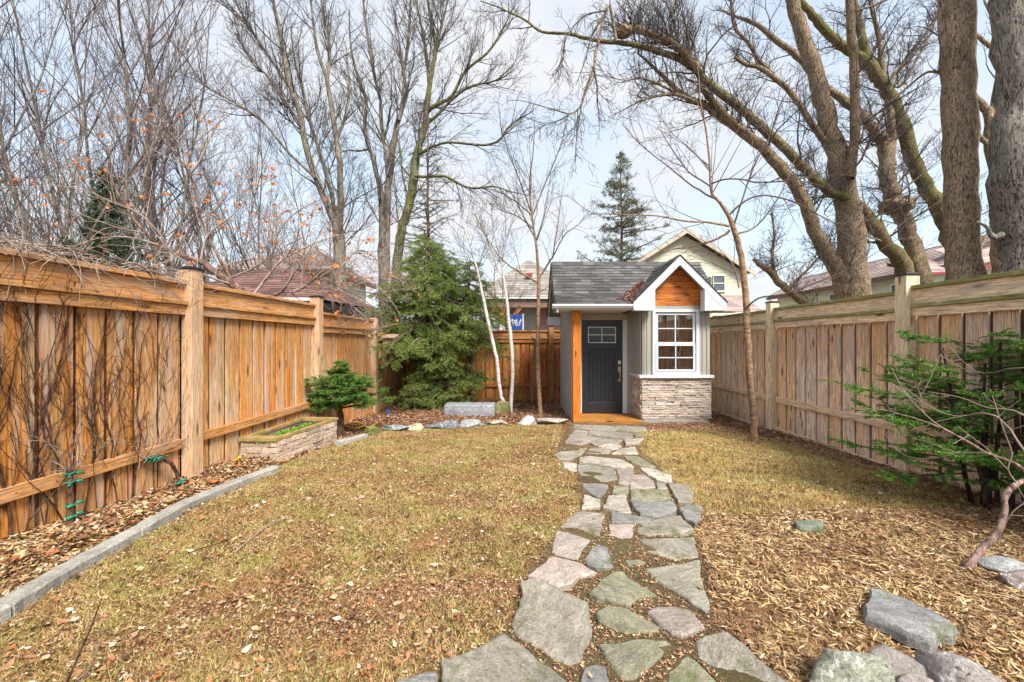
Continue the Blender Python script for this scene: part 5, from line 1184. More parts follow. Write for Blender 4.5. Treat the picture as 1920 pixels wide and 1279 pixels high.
t.limb([(785, 290, 8), (805, 278, 7), (820, 272, 5), (846, 267, 5), (907, 272, 5), (937, 262, 4.5), (952, 240, 4), (975, 222, 3), (1000, 209, 1.5)], 14.3, 13, dict(CC, lift=-.05, up=[-.02, -.03, -.03, 0]), n=1.6, L=4)
t.limb([(780, 330, 7), (800, 332, 6), (835, 331, 6), (862, 345, 5), (886, 353, 4.5), (926, 350, 3.5), (960, 360, 2.5), (1000, 368, 1.5)], 14.3, 13, dict(CC, lift=-.2, up=[-.03, -.05, -.05, 0]), n=1.8, L=4)
t.limb([(805, 165, 8), (800, 110, 6), (790, 50, 5), (778, -10, 3)], 14.5, 14.8, CC, n=1.1, L=5)
t.limb([(812, 120, 7), (822, 70, 6), (835, 20, 4), (845, -40, 2)], 14.5, 14.2, CC, n=1.3, L=5)
t.done(bark('ivy_green_bark', (0.13, 0.12, 0.075), (0.05, 0.05, 0.03), moss=.9, fur=(8, 8, 2), d=.012), B_TWIG)

# --- dense group of bare trees beyond the left fence
CL = dict(lev=4, seg=[9, 6, 5, 4, 3], wob=.085, up=[.05, .07, .05, .03, .02], rmin=.0030, n=[2.0, 1.6, 2.8, 3.6], ang=(14, 42), len=[(.25, .5), (.3, .55), (.35, .6), (.35, .6)], lmax=3.2, lmin=.22, rk=.009, lift=.10, t0=.10, bias=.9)
def fan(name, label, px, Y, stems, seed, twig, cfg=CL, group=None):
    x = (px - VX) * Y / F; g = gz(Y); t = Tree(name, label, (x, Y, g), seed=seed, group=group)
    for (lean, leany, L, r) in stems:
        p = Vector((x + t.r.gauss(0, .12), Y + t.r.gauss(0, .12), g)); t.branch(p, Vector((lean, leany, 1)).normalized(), L, r * .72, 0, dict(cfg, tip=.12))
    t.done(B_GRY, twig); return t
LG = 'bare trees crowding beyond the left fence'
fan('bare_tree', 'bare multi-stemmed tree rising left of the dark fir beyond the left fence', 90, 8.5, [(-.25, -.1, 9, .06), (-.05, .05, 9.5, .07), (.12, -.05, 9, .05), (-.45, 0, 8, .05), (-.65, 0, 8, .04), (-.85, .1, 7, .04)], 51, B_TWIG, group=LG)
fan('bare_tree', 'bare tree whose slim straight stems fan out directly behind the dark fir', 235, 10.5, [(-.30, -.1, 11, .08), (-.12, 0, 12, .09), (.06, 0, 11, .07), (-.5, -.1, 10, .05), (-.7, 0, 10, .05), (-.9, 0, 9, .04)], 52, B_TWIGR, group=LG)
fan('bare_tree', 'bare tree with upright reddish stems just right of the dark fir', 312, 11.5, [(-.2, -.1, 11.5, .09), (0.0, 0, 12, .1), (.12, 0, 11, .07), (-.45, 0, 11, .06), (-.65, -.1, 11, .05)], 53, B_TWIGR, group=LG)
fan('bare_tree', 'slender grey bare tree standing over the orange-leaved tree', 392, 13, [(-.16, -.05, 11, .10), (.03, 0, 11.5, .09), (.16, .05, 10, .06), (-.4, -.1, 11, .06), (-.6, 0, 10, .05)], 54, B_TWIG, group=LG)
fan('bare_tree', 'lower bare tree with thin stems above the red-brown pavilion roof', 485, 15, [(-.12, 0, 9.5, .07), (.05, 0, 10, .07), (.2, 0, 8, .05), (-.35, 0, 9.5, .05), (-.02, -.1, 8, .05)], 55, B_TWIGR, group=LG)
fan('bare_tree', 'dense bare tree filling the upper left corner of the photo', -160, 8.2, [(-.1, 0, 9.5, .09), (.15, 0, 10, .08), (.32, -.05, 9, .06), (-.35, .1, 9, .06), (.02, -.1, 10, .05), (.22, .1, 9, .05)], 56, B_TWIGD, group=LG)
fan('bare_tree', 'far bare tree glimpsed between the twin-stemmed tree and the slender grey one', 560, 20, [(-.1, 0, 11, .09), (.1, 0, 11, .08)], 57, B_TWIGR, group=LG)
fan('bare_tree', 'low spreading bare tree at the left edge just above the fence', 10, 6.2, [(-.3, .1, 5.5, .05), (.25, 0, 5.5, .045), (.0, .2, 6, .05)], 58, B_TWIGR, dict(CL, ang=(20, 55)), group=LG)

# orange-leaved tree
CO = dict(lev=4, seg=[8, 6, 5, 4, 3], wob=.20, up=[.03, .02, .0, .0, 0], rmin=.0022, n=[5.0, 4.4, 6.0, 7.5], ang=(28, 75), len=[(.25, .5), (.3, .6), (.35, .65), (.35, .7)], lmax=1.5, lmin=.10, rk=.011, lift=.05, t0=.1, bias=.9)
t = Tree('crabapple_tree', 'crooked reddish-brown tree with scattered orange dry leaves leaning over the left fence', (-4.0, 6.4, gz(6)), seed=61, leaves=.17, thick=.022); t.ws = .66
t.limb([(492, 700, 30), (478, 590, 27), (455, 550, 24), (422, 524, 21), (402, 510, 19), (376, 491, 16), (345, 480, 13), (318, 470, 11), (296, 459, 9), (253, 414, 7), (231, 380, 6.5), (208, 332, 6), (203, 284, 5.5), (180, 256, 5), (150, 232, 4), (132, 211, 3), (100, 190, 1.5)], 6.4, 5.6, CO, n=.9, L=3)
t.limb([(478, 570, 10), (445, 540, 9), (420, 500, 8), (398, 460, 8), (380, 420, 7), (366, 358, 6), (352, 318, 6), (330, 290, 5), (310, 265, 4), (290, 235, 2)], 6.4, 6.2, CO, n=1.0, L=3)
t.limb([(356, 325, 5), (375, 300, 5), (390, 265, 4), (402, 242, 3), (412, 200, 1.5)], 6.3, 6.4, CO, n=1.2, L=2)
t.limb([(355, 318, 5), (345, 285, 4), (330, 262, 3), (310, 240, 1.5)], 6.3, 6.2, CO, n=1.2, L=2)
t.limb([(296, 459, 6), (240, 445, 5), (180, 448, 4), (130, 465, 3), (90, 470, 1.5)], 5.9, 5.2, CO, n=1.4, L=2.2)
t.limb([(318, 470, 6), (300, 440, 5), (260, 400, 4.5), (200, 375, 4), (140, 345, 3), (80, 330, 2)], 6.0, 5.4, CO, n=1.4, L=2.6)
t.limb([(478, 580, 8), (520, 550, 7), (560, 545, 6), (600, 520, 5), (640, 540, 4), (680, 560, 3), (715, 590, 1.5)], 6.5, 6.9, CO, n=1.5, L=2.6)
t.limb([(470, 560, 8), (500, 520, 7), (525, 490, 6), (560, 470, 5), (600, 452, 4), (650, 440, 3), (690, 455, 1.5)], 6.5, 7.0, CO, n=1.5, L=2.6)
t.limb([(422, 524, 6), (470, 505, 6), (510, 475, 5), (525, 430, 4), (560, 395, 3), (600, 375, 1.5)], 6.4, 6.8, CO, n=1.4, L=2.6)
t.limb([(505, 568, 6), (540, 530, 6), (545, 500, 5), (515, 460, 4), (500, 420, 3), (470, 380, 2)], 6.6, 6.8, CO, n=1.3, L=2.4)
t.limb([(600, 520, 4), (640, 500, 3), (690, 520, 2.5), (730, 560, 2), (750, 590, 1.2)], 6.9, 7.2, CO, n=2.2, L=1.6)
t.limb([(376, 491, 6), (390, 440, 5), (440, 400, 4), (470, 360, 3), (520, 330, 1.5)], 6.2, 6.5, CO, n=1.4, L=2.6)
t.limb([(640, 500, 5), (670, 470, 4), (700, 480, 3), (725, 510, 2.5), (760, 530, 1.5)], 6.8, 7.3, CO, n=2.6, L=1.8)
t.limb([(600, 545, 5), (640, 560, 4), (680, 590, 3), (700, 620, 1.5)], 6.8, 7.2, CO, n=2.6, L=1.6)
t.limb([(660, 540, 4), (700, 550, 3.5), (740, 545, 2.5), (785, 540, 1.5)], 6.9, 7.5, CO, n=2.8, L=1.6)
t.done(B_BRN, B_TWIGP, M_DRYLEAF, .06)

# saplings in the yard
CS = dict(lev=3, seg=[7, 5, 4, 3], wob=.09, up=[.04, .03, .02, .0], rmin=.002, n=[5.0, 5.0, 6.0], ang=(25, 60), len=[(.3, .6), (.3, .6), (.3, .6)], lmax=1.6, lmin=.12, rk=.006, lift=.12, t0=.2, bias=.9)
t = Tree('sapling', 'slim knobbly young tree in the right lawn near the fence', (2.27, 5.9, gz(6)), seed=71, thick=.016); t.ws = .80
t.limb([(1416, 832, 19), (1414, 812, 16), (1412, 770, 15), (1405, 700, 15), (1402, 650, 15), (1400, 600, 15), (1396, 530, 14), (1386, 465, 13), (1375, 428, 12), (1366, 405, 9), (1350, 380, 7), (1336, 365, 6.5), (1332, 345, 5), (1330, 300, 4.5), (1323, 240, 4), (1313, 190, 3), (1310, 140, 2), (1300, 90, 1.2)], 5.93, 5.93, dict(CS, t0=.55), n=.8, L=3.2)
for q, yb in (([(1368, 424, 6), (1340, 418, 5), (1290, 415, 4), (1230, 405, 3.5), (1170, 402, 3), (1110, 398, 2), (1070, 370, 1)], 5.4), ([(1368, 432, 6), (1345, 448, 5), (1300, 462, 4), (1250, 470, 3), (1210, 490, 1.5)], 6.2),
              ([(1375, 424, 5), (1390, 380, 4), (1410, 320, 3.5), (1440, 260, 2.5), (1465, 200, 1.5)], 5.6), ([(1376, 440, 5), (1410, 430, 4), (1440, 400, 3.5), (1470, 350, 2.5), (1490, 300, 1.5)], 6.3),
              ([(1340, 372, 5), (1300, 350, 4), (1250, 310, 3), (1200, 270, 2.2), (1165, 230, 1.3)], 5.7), ([(1333, 350, 4), (1290, 320, 3), (1260, 280, 2.5), (1235, 240, 1.2)], 6.1),
              ([(1366, 404, 5), (1410, 370, 4), (1470, 372, 3.5), (1540, 405, 2.5), (1590, 435, 1.2)], 6.1), ([(1334, 345, 4), (1370, 335, 3.5), (1430, 342, 3.5), (1500, 335, 3), (1560, 320, 1.5)], 5.3),
              ([(1395, 585, 5), (1420, 560, 4), (1470, 552, 3.5), (1530, 530, 3), (1600, 500, 2), (1680, 450, 1)], 5.2), ([(1386, 540, 4), (1375, 500, 3.5), (1360, 480, 2.5), (1340, 470, 1.2)], 6.0)):
    t.limb(q, 5.93, yb, CS, n=1.4, L=1.5, kink=.15)
t.done(B_SAP, B_TWIGR)
t = Tree('sapling', 'thin brown young tree left of the shed with a fan of fine bare branches', (.30, 8.5, gz(8.5)), seed=72, thick=.016)
t.limb([(1015, 785, 13), (1013, 770, 10), (1009, 691, 9.5), (1009, 640, 9), (1009, 586, 8.5), (1010, 545, 8), (1009, 508, 7), (1006, 464, 6), (1001, 432, 5), (998, 405, 4.5), (994, 370, 4), (994, 330, 3.5), (1000, 280, 2.5), (1003, 220, 1.2)], 8.5, 8.5, dict(CS, t0=.35), n=1.2, L=3)
for q in ([(1008, 530, 5), (975, 510, 4), (945, 490, 3), (912, 445, 2), (890, 400, 1.2)], [(1010, 525, 4), (1030, 490, 4), (1037, 480, 3.5), (1045, 430, 2.5), (1052, 370, 1.3)], [(1036, 482, 3), (1060, 440, 2.5), (1085, 420, 1.5), (1110, 390, 1)],
          [(998, 405, 3), (970, 380, 2.5), (935, 360, 2), (900, 350, 1)], [(998, 405, 3.5), (1020, 350, 3), (1045, 290, 2), (1060, 240, 1)], [(996, 398, 3), (975, 340, 2.5), (955, 290, 2), (940, 240, 1)], [(1001, 430, 3), (970, 405, 2.5), (940, 395, 1.5), (905, 370, 1)]):
    t.limb(q, 8.5, 8.5 + t.r.uniform(-.5, .5), CS, n=1.4, L=1.7, kink=.15)
t.done(B_SAP, B_TWIG)
t = Tree('sapling', 'short thin bare stem against the back fence between the birches and the brown sapling', (.15, 10.2, gz(9.7)), seed=73, thick=.012)
t.limb([(998, 756, 7), (1000, 700, 6), (1002, 660, 5), (1003, 640, 4), (996, 632, 2)], 10.2, 10.2, dict(CS, t0=.7, lmax=.3), n=.8, L=.6)
t.done(B_SAP, B_TWIGR)
t = Tree('birch_tree', 'white birch with two slender trunks parting from one base on the mulch bed', (-.35, 9.0, gz(9)), seed=74, thick=.013)
t.limb([(951, 776, 10), (946, 762, 9), (938, 735, 8), (932, 683, 8), (923, 637, 8), (914, 599, 7.5), (907, 562, 7), (902, 540, 6), (897, 515, 5), (893, 500, 4.5), (885, 470, 3.5), (878, 450, 3), (868, 420, 2.5), (850, 370, 1.3)], 9, 8.9, dict(CS, t0=.55), n=1.2, L=2.4)
t.limb([(957, 778, 9), (959, 745, 8), (961, 713, 8), (959, 648, 8), (955, 610, 8), (951, 570, 7), (947, 540, 6), (943, 515, 5), (941, 483, 4), (946, 455, 3.5), (955, 432, 3), (970, 390, 2.5), (985, 330, 1.2)], 9, 9.1, dict(CS, t0=.55), n=1.2, L=2.4)
for q in ([(942, 520, 4), (928, 490, 3.5), (912, 445, 3), (895, 420, 2), (870, 380, 1.2)], [(943, 522, 4), (938, 480, 3.5), (925, 430, 2.5), (920, 370, 1.2)], [(896, 510, 3), (880, 490, 2), (862, 470, 1.2)], [(944, 520, 3), (925, 500, 2.5), (918, 470, 2), (908, 410, 1.2)]):
    t.limb(q, 9, 9 + t.r.uniform(-.4, .4), CS, n=1.5, L=1.5, kink=.12)
t.done(B_BIRCH, B_TWIG)
t = Tree('bare_bush', 'dark slender bare stems growing just beyond the back fence behind the birches', (-.55, 11.6, gz(10)), seed=75, thick=.012, cat='bush')
for a in (-.14, -.03, .08): t.branch(Vector((-.55 + a, 11.6, gz(10))), Vector((a * 1.5, 0, 1)).normalized(), 3.6, .03, 0, dict(CS, up=[.02] * 4))
t.done(B_BRN, B_TWIGR)

# ---------------------------------------------------------------- conifers
def needles(segs, per, nl, nw, rnd, flat=False, mat=None, name='foliage', parent=None, droop=0.0):
    """needle-bearing twigs: segs is a list of (p, q) twig ends"""
    A = np.array([tuple(a) for a, b in segs]); B = np.array([tuple(b) for a, b in segs]); L = np.linalg.norm(B - A, axis=1)
    cnt = np.maximum(3, (L * per).astype(int)); idx = np.repeat(np.arange(len(segs)), cnt); n = len(idx)
    t = NR.random(n)[:, None]; D = (B - A)[idx] / L[idx][:, None]; C = A[idx] + (B - A)[idx] * t
    ref = np.array([0, 0, 1.0]); S_ = np.cross(D, ref); S_ /= np.linalg.norm(S_, axis=1, keepdims=True) + 1e-6; U = np.cross(S_, D)
    th = NR.uniform(0, 2 * np.pi, n) if not flat else np.where(NR.random(n) < .5, 0, np.pi) + NR.normal(0, .45, n)
    O = S_ * np.cos(th)[:, None] + U * np.sin(th)[:, None]; Dn = D * NR.uniform(.35, .9, n)[:, None] + O; Dn[:, 2] -= droop; Dn /= np.linalg.norm(Dn, axis=1, keepdims=True)
    Wv = np.cross(Dn, NR.normal(0, 1, (n, 3))); Wv /= np.linalg.norm(Wv, axis=1, keepdims=True) + 1e-6
    l = (nl * NR.uniform(.7, 1.25, n))[:, None]; w = nw * .5
    V = np.empty((n, 4, 3)); V[:, 0] = C; V[:, 1] = C + Dn * l * .5 + Wv * w; V[:, 2] = C + Dn * l; V[:, 3] = C + Dn * l * .5 - Wv * w
    return mesh_obj(name, V.reshape(-1, 3), np.arange(n * 4).reshape(n, 4), mat, parent)
def conifer(T, base, h, rad, prof, n, rnd, mat, bk, per, nl, nw, rt=.05, elev=(-.25, .15), twl=.28, twn=9, tri=2, flat=False, droop=0.0, gap=0.0, zmin=.05, top=None, lean=(0, 0), spread=0.0, br=.018, irr=.6):
    tk = Tubes(); tw = Tubes(); segs = []
    top = top or h
    tp = [(base[0] + lean[0] * i / 8 + .02 * rnd.gauss(0, 1) * (i > 0), base[1] + lean[1] * i / 8, base[2] + top * i / 8) for i in range(9)]
    tk.add(tp, [max(.008, rt * (1 - .9 * i / 8)) for i in range(9)], 9)
    for k in range(n):
        f = zmin + (1 - zmin) * (k + rnd.random()) / n
        if rnd.random() < gap: continue
        a = rnd.uniform(0, 2 * math.pi); L = rad * prof(f) * rnd.uniform(.6, 1.2) * (1 + irr * mnoise.noise(Vector((math.cos(a) * 1.3 + base[0], math.sin(a) * 1.3, f * 4.0))))
        if L < .04: continue
        z = base[2] + h * f; e = rnd.uniform(*elev)
        p0 = Vector((base[0] + lean[0] * f * h / top, base[1] + lean[1] * f * h / top, z)) + Vector((rnd.gauss(0, 1), rnd.gauss(0, 1), 0)) * spread; d = Vector((math.cos(a), math.sin(a), e)).normalized()
        ns = 6; pts = [p0]; dd = d
        for i in range(ns):
            dd = (dd + Vector((rnd.gauss(0, .06), rnd.gauss(0, .06), -droop * .35 + (.10 if i > 3 else 0)))).normalized(); pts.append(pts[-1] + dd * L / ns)
        tw.add([tuple(q) for q in pts], [max(.003, br * L * (1 - .8 * i / ns)) for i in range(ns + 1)], 4)
        for i in range(1, ns): segs.append((pts[i], pts[i + 1]))
        m = max(2, int(twn * L))
        for j in range(m):
            t = rnd.uniform(.15, 1); f_ = t * ns; i = min(int(f_), ns - 1); q = pts[i].lerp(pts[i + 1], f_ - i); dl = (pts[i + 1] - pts[i]).normalized()
            sd = dl.cross(Vector((0, 0, 1))).normalized() * rnd.choice((-1, 1)); nd = (dl * rnd.uniform(.5, 1.1) + sd + Vector((0, 0, rnd.uniform(-.35, .25) - droop))).normalized()
            l = twl * rnd.uniform(.5, 1.2) * (1.2 - .6 * t) * min(1, .4 + L)
            e1 = q + nd * l; segs.append((q, e1)); tw.add([tuple(q), tuple(e1)], [.003, .002], 3)
            for _ in range(tri):
                u = rnd.uniform(.2, .9); q2 = q.lerp(e1, u); n2 = (nd + Vector((rnd.gauss(0, .6), rnd.gauss(0, .6), rnd.gauss(0, .3) - droop * .7))).normalized(); segs.append((q2, q2 + n2 * l * rnd.uniform(.3, .6)))
    tk.build('trunk', bk, T); tw.build('branches', bk, T)
    needles(segs, per, nl, nw, rnd, flat, mat, 'foliage', T, droop * .5)
# big spruce in the back left corner
Tt = thing('spruce_tree', 'bushy drooping green spruce in the back left corner hanging over the fence', 'tree', (-2.3, 9.9, gz(9.9)))
def prof_sp(f):
    if f < .10: return .42
    if f < .24: return .28
    if f < .335: return .12
    if f < .60: return 1.0
    return max(.12, 1.0 * (1 - (f - .60) / .42) ** .6)
conifer(Tt, (-2.3, 9.9, gz(9.9)), 4.0, 1.42, prof_sp, 290, random.Random(81), M_SPRUCE, B_BRN, 165, .05, .0085, rt=.09, elev=(-.35, .15), twl=.42, twn=8, tri=3, droop=.24, zmin=.05)
Tt = thing('spruce_tree', 'second smaller green spruce crown merging right of the drooping one', 'tree', (-1.35, 10.3, gz(9.9)))
conifer(Tt, (-1.35, 10.3, gz(9.9)), 3.45, .95, lambda f: .7 if .14 < f < .24 else (0 if f < .42 else max(.12, 1.1 * (1 - (f - .42) / .60) ** .5)), 190, random.Random(82), M_SPRUCE, B_BRN, 165, .05, .0085, rt=.06, elev=(-.3, .2), twl=.36, twn=8, tri=3, droop=.15, zmin=.12)
Tt = thing('spruce_tree', 'tall spindly dark spruce with sparse needles rising above the bushy one', 'tree', (-2.75, 12.0, gz(9.9)))
conifer(Tt, (-2.75, 12.0, gz(9.9)), 8.3, 1.5, lambda f: .25 if f < .25 else max(.06, .95 - .62 * f), 150, random.Random(83), M_FIRD, B_BRN, 60, .055, .010, rt=.085, elev=(-.1, .5), twl=.34, twn=4.5, tri=1, droop=.1, zmin=.3, gap=.1)
Tt = thing('fir_tree', 'dense dark green fir rising behind the left fence among the bare branches', 'tree', (-7.3, 7.4, gz(7)))
conifer(Tt, (-7.3, 7.4, gz(7)), 4.35, .95, lambda f: max(.06, min(1, 2 - 2 * f) * (.55 + .45 * (1 - f))), 210, random.Random(84), M_FIRD, B_BRN, 120, .06, .013, rt=.1, elev=(.1, .7), twl=.3, twn=9, tri=3, zmin=.25)
Tt = thing('pine_tree', 'grey-green pine with a narrow pointed top beyond the shed roof', 'tree', (4.5, 20, gz(10)))
def prof_pi(f):
    if f < .55: return 1.05 - .3 * f
    if f < .63: return .32
    return max(.05, .78 * (1 - (f - .63) / .37) ** .8)
conifer(Tt, (4.5, 20, gz(10)), 10.35, 2.1, prof_pi, 190, random.Random(85), M_PINE, B_BRN, 42, .11, .022, rt=.13, elev=(-.05, .45), twl=.5, twn=4.5, tri=2, zmin=.3, gap=.08)
Tt = thing('evergreen_shrub', 'low spreading green shrub behind the granite block against the back fence', 'shrub', (-1.75, 9.7, gz(9.7)))
conifer(Tt, (-1.75, 9.7, gz(9.7)), .95, .62, lambda f: 1.0 if f < .7 else .7, 46, random.Random(88), M_SPRUCE, B_BRN, 150, .045, .008, rt=.02, elev=(.1, .8), twl=.3, twn=8, tri=3, droop=.3, zmin=.08, spread=.08, top=.7)
Tt = thing('evergreen_shrub', 'low drooping green shrub at the foot of the birdhouse pole', 'shrub', (-2.45, 9.0, gz(9)))
conifer(Tt, (-2.40, 9.2, gz(9)), .55, .36, lambda f: 1.0 if f < .7 else .7, 40, random.Random(89), M_SPRUCE, B_BRN, 150, .045, .008, rt=.02, elev=(.1, .8), twl=.28, twn=8, tri=3, droop=.3, zmin=.08, spread=.08, top=.45)
# yew bushes in the yard
Tt = thing('yew_bush', 'small trimmed green yew on a thick dark trunk beside the planter', 'bush', (-2.80, 6.45, gz(6.45)))
conifer(Tt, (-2.80, 6.45, gz(6.45) + .0), 1.13, .52, lambda f: .95 if .38 < f < .7 else (.25 if f < .36 else 1.9 * (1 - f) + .1), 150, random.Random(86), M_YEW, bark('yew_bark', (0.09, 0.05, 0.035), (0.03, 0.018, 0.012), fur=(14, 14, 3), d=.01), 420, .024, .0055, rt=.06, elev=(-.05, .4), twl=.16, twn=22, tri=3, flat=True, zmin=.36, droop=.05, irr=.25)
Tt = thing('yew_bush', 'loose layered green yew with bare dark stems at the right edge by the fence', 'bush', (3.72, 3.45, gz(3.4)))
yb = bark('yew_bark_dark', (0.06, 0.035, 0.03), (0.02, 0.012, 0.01), fur=(14, 14, 3), d=.01)
ry = random.Random(87)
conifer(Tt, (3.72, 3.45, gz(3.4)), 1.36, .90, lambda f: .95 if f < .66 else max(.1, 1.0 - (f - .66) * 1.6), 64, ry, M_YEW, yb, 460, .023, .0052, rt=.035, elev=(.0, .28), twl=.2, twn=17, tri=3, flat=True, zmin=.14, gap=.0, spread=.10, br=.008, top=1.15, irr=.15)
st = Tubes()
for a, b, r in (((3.60, 3.3, gz(3.3)), (3.36, 3.25, .85), .02), ((3.80, 3.35, gz(3.3)), (3.7, 3.2, 1.0), .022), ((3.66, 3.5, gz(3.3)), (3.5, 3.6, 1.25), .018), ((3.75, 3.4, gz(3.3)), (3.8, 3.4, 1.3), .018)):
    a, b = Vector(a), Vector(b); st.add([tuple(a.lerp(b, i / 5) + Vector((ry.gauss(0, .012), ry.gauss(0, .012), 0))) for i in range(6)], [r * (1 - .5 * i / 5) for i in range(6)], 7)
st.build('stem', yb, Tt)

# leaning shrub stem at right front
CB = dict(lev=2, seg=[6, 4, 3], wob=.14, up=[.0, .02, .0], rmin=.0018, n=[2.2, 2.6], ang=(20, 60), len=[(.2, .5), (.3, .6)], lmax=.6, lmin=.08, rk=.006, lift=.05, t0=.2, bias=.9)
t = Tree('leaning_shrub', 'bare shrub with one bent brown stem leaning out of the wood chips', G(1805, 1084), seed=91, thick=.010, cat='shrub'); t.ws = .62
t.limb([(1803, 1090, 27), (1815, 1065, 21), (1842, 1030, 19), (1868, 1000, 18), (1882, 965, 17), (1884, 935, 16), (1900, 912, 16), (1925, 898, 14), (1965, 880, 15)], 2.38, 2.5, None)
for q, yb_ in (([(1935, 900, 12), (1905, 870, 9), (1850, 850, 8), (1800, 820, 6.5), (1760, 800, 5), (1700, 780, 3.5), (1650, 768, 2), (1600, 765, 1.2)], 2.9), ([(1930, 860, 8), (1880, 790, 6), (1840, 775, 5), (1790, 780, 4), (1740, 760, 2.5), (1690, 720, 1.3)], 3.0),
               ([(1960, 800, 8), (1900, 770, 7), (1850, 765, 6), (1800, 745, 4), (1740, 735, 2)], 2.7), ([(1905, 905, 6), (1890, 880, 5), (1897, 850, 5), (1880, 800, 4), (1860, 740, 2.5)], 2.5),
               ([(1880, 990, 4), (1900, 960, 4), (1925, 940, 3)], 2.4), ([(1850, 850, 5), (1800, 850, 4), (1745, 860, 3), (1690, 850, 1.8), (1650, 800, 1.2)], 3.0), ([(1790, 815, 4), (1750, 790, 3), (1700, 740, 2), (1672, 690, 1.2)], 3.0), ([(1960, 690, 5), (1900, 690, 4), (1850, 700, 2.5), (1800, 690, 1.3)], 2.8)):
    t.limb(q, 2.45, yb_, CB, n=1.6, L=.9, kink=.12)
t.done(bark('shrub_bark', (0.22, 0.15, 0.13), (0.09, 0.06, 0.05), fur=(20, 20, 8), d=.004), B_TWIGP)

# dry stalks lower left, close to the camera
t = Tree('dry_stalk', 'dark dry stalk poking up from the lawn in the lower left corner', (-1.55, 1.5, gz(1.5)), seed=92, thick=.0, cat='plant')
a = Vector(P(105, 1330, 1.5)); b = Vector(P(192, 1120, 1.55)); c0 = a + (a - b) * .3; c0.z = gz(1.5) - .01
t.big.add([tuple(c0), tuple(a), tuple(a.lerp(b, .35)), tuple(a.lerp(b, .7) + Vector((.004, 0, 0))), tuple(b)], [.004, .004, .0036, .003, .0012], 6)
t.T.location = c0
t.done(B_VINE, B_VINE)
t = Tree('dry_stalk', 'paler short dry stalk right of the dark one in the lower left corner', (-1.4, 1.5, gz(1.5)), seed=93, thick=.0, cat='plant')
a = Vector(P(165, 1260, 1.6)); b = Vector(P(197, 1178, 1.6)); c0 = a + (a - b) * .9; c0.z = gz(1.6) - .01
t.big.add([tuple(c0), tuple(a), tuple(a.lerp(b, .5)), tuple(b)], [.003, .003, .0025, .001], 6); t.T.location = c0
t.done(B_TWIGP, B_TWIGP)
# small dead twigs on the lawn
for (q, lab) in (([(440, 1035), (470, 1010), (500, 985), (536, 972)], 'long thin pale twig lying on the left lawn'), ([(370, 1030), (400, 1022), (430, 1012)], 'short dark twig lying on the left lawn'), ([(1580, 1078), (1610, 1088), (1640, 1098)], 'thin pale stick lying on the wood chips above the grey slab')):
    m = MB(); m.tube([Vector(G(a, b, .03)) for a, b in q], [.0035] * len(q), 6); o = m.build('twig', B_TWIGP if 'pale' in lab else B_VINE, None, True, origin=G(*q[0])); tag(o, lab, 'twig')

# ---------------------------------------------------------------- vines on the left fence
CV = dict(lev=3, seg=[9, 6, 5, 3], wob=.10, up=[.12, .08, .02, .0], rmin=.0018, n=[5.0, 5.0, 4], ang=(12, 45), len=[(.25, .5), (.3, .6), (.3, .6)], lmax=.8, lmin=.07, rk=.006, lift=.05, t0=.05, bias=.9)
class FlatTree(Tree):                        # keeps its branches against the fence boards
    def emit(s, pts, rs):
        q = []
        for (x, y, z) in pts:
            tmax = LX - .03 if z < 1.60 else LX + .05
            q.append((min(max(x, LX - .093), tmax), y, z))
        Tree.emit(s, q, rs)
t = FlatTree('climbing_vine', 'leafless brown vine climbing all over the nearest panel of the left fence', (LX - .05, 2.9, gz(2.9)), seed=101, thick=.012, cat='vine')
for (y0, y1, r, z1) in ((2.4, 2.2, .008, 1.9), (2.5, 2.6, .006, 1.8), (2.66, 2.8, .006, 1.9), (2.85, 2.6, .006, 1.9), (3.0, 2.85, .006, 1.9), (3.15, 3.05, .006, 1.9), (3.4, 3.3, .006, 1.9), (3.55, 3.7, .005, 1.8), (2.2, 2.5, .007, 1.9), (2.35, 2.1, .016, 1.6), (2.45, 2.75, .013, 1.75), (2.62, 2.5, .018, 1.8), (2.7, 3.0, .014, 1.7), (2.95, 2.7, .012, 1.6), (3.05, 3.3, .014, 1.85), (3.3, 3.15, .011, 1.7), (3.45, 3.6, .012, 1.8), (3.62, 3.85, .008, 1.6), (2.15, 2.3, .015, 1.8), (2.8, 2.9, .010, 1.9), (3.2, 3.5, .008, 1.5), (2.55, 2.35, .011, 1.8), (2.28, 2.45, .012, 1.5)):
    g = gz(y0); n = 10; pts = []
    for i in range(n + 1):
        f = i / n; pts.append((LX - .085 + t.r.gauss(0, .012) + .03 * (i in (3, 8)), y0 + (y1 - y0) * f + t.r.gauss(0, .02), g + .03 + (z1 - g) * f))
    r *= .62
    rs = [r * (1 - .65 * i / n) for i in range(n + 1)]; dirs = [(Vector(pts[min(i + 1, n)]) - Vector(pts[max(i - 1, 0)])).normalized() for i in range(n + 1)]
    t.emit(pts, rs); t.kids(pts, dirs, rs, 1.5, 0, CV)
t.done(B_VINE, B_VINE)
